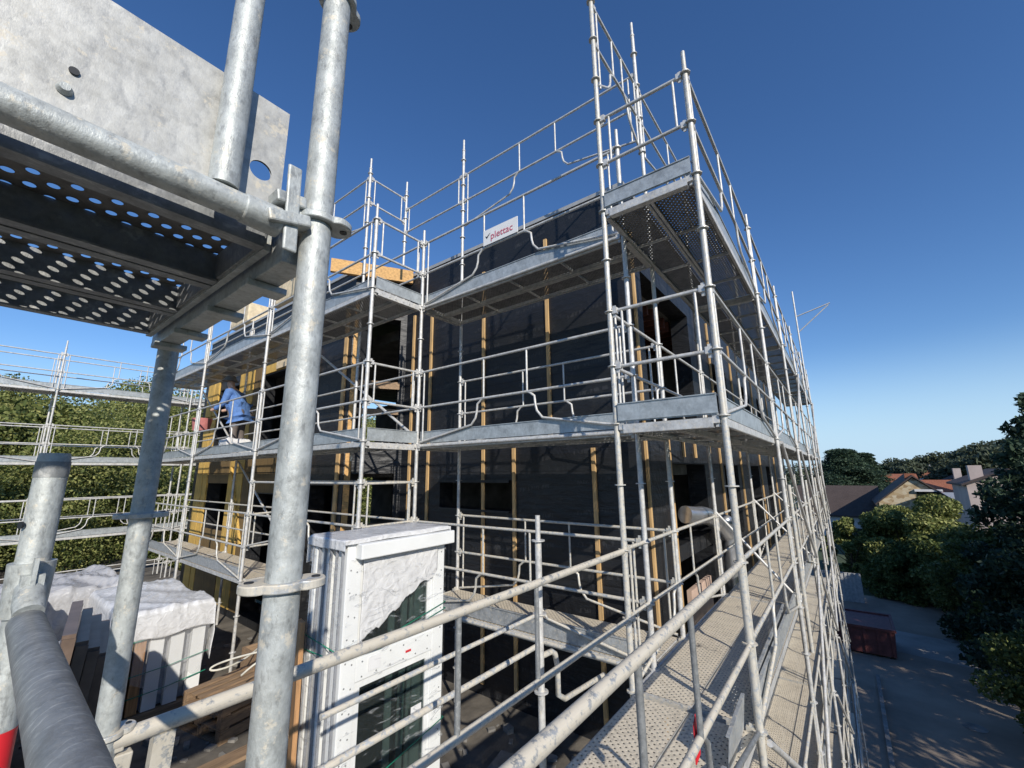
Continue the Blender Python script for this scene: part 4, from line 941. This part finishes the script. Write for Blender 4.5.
# right: middle ground
def rt(px, D, top_py, kind, cr_, n, size, seed, lab, cat='tree', name='broadleaf_tree', base=None, z0=.1):
    q = at(px, top_py, D); return make_tree(name, lab, cat, (q.x,q.y,G), q.z-G, cr_, kind, n, size, seed, None, z0)
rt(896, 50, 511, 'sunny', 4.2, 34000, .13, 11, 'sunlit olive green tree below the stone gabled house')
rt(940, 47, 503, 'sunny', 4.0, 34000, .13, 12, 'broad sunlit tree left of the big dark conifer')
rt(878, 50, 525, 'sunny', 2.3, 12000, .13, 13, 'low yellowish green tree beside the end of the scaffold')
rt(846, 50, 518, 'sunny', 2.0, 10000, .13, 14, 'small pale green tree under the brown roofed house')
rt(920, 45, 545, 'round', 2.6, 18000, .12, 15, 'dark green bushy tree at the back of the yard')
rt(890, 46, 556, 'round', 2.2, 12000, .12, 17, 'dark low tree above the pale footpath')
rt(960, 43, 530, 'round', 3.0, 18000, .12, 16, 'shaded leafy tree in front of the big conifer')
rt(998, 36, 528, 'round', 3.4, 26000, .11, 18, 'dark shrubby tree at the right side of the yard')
rt(1062, 25, 620, 'round', 2.0, 14000, .09, 19, 'dark bush at the lower right edge of the yard', 'bush', 'bush')
rt(1030, 32, 392, 'cone', 4.2, 44000, .13, 20, 'tall dark conifer at the right edge of the photo', 'conifer', 'conifer')
rt(1020, 37, 440, 'cone', 3.8, 30000, .13, 22, 'second dark conifer just left of the tall one', 'conifer', 'conifer')
rt(840, 110, 450, 'cedar', 9.0, 50000, .20, 23, 'wide layered cedar above the brown roof', 'cedar', 'cedar_tree')
rt(862, 118, 453, 'cedar', 6.0, 34000, .22, 24, 'smaller cedar to the right of the wide layered one', 'cedar', 'cedar_tree')
# off to the right, shading the yard
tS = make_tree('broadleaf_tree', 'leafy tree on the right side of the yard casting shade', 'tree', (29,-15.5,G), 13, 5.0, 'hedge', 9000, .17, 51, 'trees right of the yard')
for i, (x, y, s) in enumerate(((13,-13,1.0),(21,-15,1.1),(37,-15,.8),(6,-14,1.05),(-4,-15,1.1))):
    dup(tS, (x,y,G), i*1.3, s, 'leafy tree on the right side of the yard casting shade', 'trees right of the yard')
# far belt of trees
FG = 'distant trees on the horizon'
fl = 'distant rounded tree on the horizon behind the houses'
tF = None
for i, (px, D, py) in enumerate(((893,190,462),(905,170,463),(922,230,459),(938,210,456),(950,220,456),(962,200,453),(974,210,450),(986,190,447),(998,200,446),(1010,180,444),(880,260,466),(870,250,468),(1018,150,440),(930,260,461),(912,250,463),(850,200,464),(945,160,463),(968,150,461),(1000,130,452))):
    q = at(px, py, D); h = q.z-G
    if tF is None: tF = make_tree('distant_tree', fl, 'tree', (q.x,q.y,G), 11, 7.5, 'far', 9000, .42, 40, FG, .05); h0 = 11; tF.scale = (h/11,)*3
    else: dup(tF, (q.x,q.y,G), i*1.7, h/11)
bl = []
for i in range(60):
    bl.append(i)
v = leaves([(80+8*math.cos(i*1.7), -110+i*5.5, G+4+1.5*math.sin(i*2.1)) for i in range(60)] , [5.0]*60, 60, .4)
hz_c = [(330+30*math.sin(i*1.3), -150+i*7, G+6+2.0*math.sin(i*2.3)) for i in range(70)]
me = crown_mesh('woodland', leaves(hz_c, [8.5]*70, 42000, .8, 0, 77), M['leafD']); o = bpy.data.objects.new('woodland', me); COL.objects.link(o); tag(o, 'far off band of woodland along the horizon', 'woodland', kind='stuff')

# ------------------------------------------------------------------ houses beyond the yard
def house(px, D, wy, dx, zev, zrd, wallm, roofm, lab, ridge='y', chim=(), gable=None, win=()):
    """house centred at the survey bearing px; wy = size along y, dx = size along x; eaves/ridge heights"""
    c = at(px, 470, D); t_ = thing('house', lab, 'house', (c.x, c.y, G))
    x0, x1, y0, y1 = c.x-dx/2, c.x+dx/2, c.y-wy/2, c.y+wy/2; o_ = .35
    wl = MB()
    if ridge == 'x':      # gable faces us
        wl.prism([(x0,y0,G),(x0,y1,G),(x0,y1,zev),(x0,c.y,zrd-.15),(x0,y0,zev)], (dx,0,0))
    else: wl.prism([(x0,y0,G),(x1,y0,G),(x1,y0,zev),(c.x,y0,zrd-.15),(x0,y0,zev)], (0,wy,0))
    wl.build('wall', M[wallm], t_)
    rf = MB()
    if ridge == 'x':
        s_ = (zrd-zev)/(wy/2)
        for sg_ in (-1,1): rf.prism([(x0-o_,c.y,zrd),(x0-o_,c.y+sg_*(wy/2+o_),zev-s_*o_),(x0-o_,c.y+sg_*(wy/2+o_),zev-s_*o_+.18),(x0-o_,c.y,zrd+.18)], (dx+2*o_,0,0))
    else:
        s_ = (zrd-zev)/(dx/2)
        for sg_ in (-1,1): rf.prism([(c.x,y0-o_,zrd),(c.x+sg_*(dx/2+o_),y0-o_,zev-s_*o_),(c.x+sg_*(dx/2+o_),y0-o_,zev-s_*o_+.18),(c.x,y0-o_,zrd+.18)], (0,wy+2*o_,0))
    rf = rf.build('roof', M[roofm], t_)
    for (fx, fy, h_, m_) in chim:
        cx_, cy_ = x0+fx*dx, y0+fy*wy; MB().box((cx_-.35,cy_-.45,zev),(cx_+.35,cy_+.45,zrd+h_)).build('chimney', M[m_], rf).matrix_parent_inverse = Matrix.Identity(4)
    for (u, z0, w_, h_, m_) in win:
        yy = y0+u*wy; f = MB().box((x0-.06,yy-w_/2,z0),(x0-.01,yy+w_/2,z0+h_)).build('window', M['glass'], t_)
        if m_: MB().box((x0-.3,yy-w_/2-.15,z0+h_),(x0-.012,yy+w_/2+.15,z0+h_+.25)).build('lintel', M['render'], f).matrix_parent_inverse = Matrix.Identity(4)
    return t_
house(833, 78, 8.6, 8, -6.0, -2.5, 'render', 'roofb', 'white house with broad brown tiled roof beside the scaffold end', 'y', (), win=((.30,-9.0,1.2,1.3,None),(.62,-9.0,1.2,1.3,None)))
house(906, 72, 6.6, 9, -3.9, -.95, 'stone', 'roofb', 'stone gabled house with dark red roof edges behind the sunlit trees', 'x', ((.1,.52,.35,'roofo'),), win=((.33,-3.9,2.0,1.3,1),))
house(872, 125, 12, 9, -4.6, -2.4, 'render', 'roofo', 'house with orange tiled roof behind the brown roofed one', 'y', ((.5,.3,.8,'roofo'),(.5,.8,.6,'render')))
house(944, 105, 12, 9, -5.0, -2.2, 'render', 'roofo', 'house with long red tiled roof and pale chimney right of the stone gable', 'y', ((.1,.42,2.1,'pink'),(.1,.9,1.2,'render')))
house(962, 80, 7, 7, -3.9, -3.3, 'render', 'flash', 'low white house with pale flat roof', 'y')
house(919, 270, 8, 8, .0, 2.6, 'render', 'roofo', 'small far white house with red roof on the horizon', 'y', win=((.4,-3.5,3,1.6,None),))
house(890, 150, 9, 8, -3.6, -1.6, 'pink', 'roofo', 'small house with faded red roof just above the stone gable to its left', 'y')
house(932, 190, 9, 8, -2.6, .2, 'render', 'roofo', 'white far house with red roof right of the small one on the horizon', 'y', ((.5,.5,.8,'render'),))
house(968, 150, 9, 8, -3.0, -.8, 'render', 'roofb', 'white far house with dark roof behind the flat roofed one', 'x')
house(997, 62, 5.6, 7, -1.5, -.3, 'pink', 'roofb', 'tall pinkish house with grey chimney near the dark conifer', 'x', ((.1,.85,.5,'pink'),))
house(877, 230, 10, 8, -2.5, .6, 'pink', 'roofo', 'far pinkish house between the cedar and the round trees', 'y')
# ------------------------------------------------------------------ things in the yard
rc = thing('skip_container', 'dark red metal container standing in the yard beside the scaffold', 'container', (32,.6,G))
MB().prism([(30.9,-.85,G+.1),(30.9,3.4,G+.1),(30.9,3.4,G+1.35),(30.9,-.95,G+1.35)], (3.0,0,0)).build('body', M['redpaint'], rc)
mb = MB()
for i in range(8): mb.box((30.82,-.8+i*.55,G+.12),(30.9,-.72+i*.55,G+1.3))
mb.box((30.80,-1.0,G+1.30),(31.0,3.4,G+1.42)).box((33.8,-1.0,G+1.30),(34.0,3.4,G+1.42)).box((31.0,-1.0,G+1.31),(33.8,-.88,G+1.42)).build('rim', M['redpaint'], rc)
for y in (-.6,1.0,2.8): MB().box((30.95,y,G),(33.8,y+.15,G+.1)).build('skid', M['black'], rc)
fc = thing('metal_fence', 'pale corrugated metal fence at the back of the yard', 'fence', (42,1.5,G)); mb = MB()
for i in range(34): mb.box((42-(i%2)*.05,.1+i*.12,G),(42.06-(i%2)*.05,.22+i*.12,G+2.0))
mb.build('sheets', M['fencem'], fc)
cn = thing('site_canopy', 'pale grey flat canopy at the foot of the scaffold', 'canopy', (21,.2,G))
MB().box((15.5,.80,G+1.5),(19.5,1.7,G+1.56)).build('roof_sheet', M['galv_far'], cn)
for x in (15.6,19.3):
    for y in (.85,1.6): MB().tube((x,y,G),(x,y,G+1.5),.03).build('leg', M['galv_far'], cn)
for i, (x, y, r_) in enumerate(((25,-2.6,.3),(36,-3.5,.5))):
    tag(MB().path([(x,y,G+.006),(x,y,G+.012)], .35, 20).build('manhole_cover', M['concrete']), ('round manhole cover in the middle of the yard','round manhole cover near the back of the yard')[i], 'manhole cover')
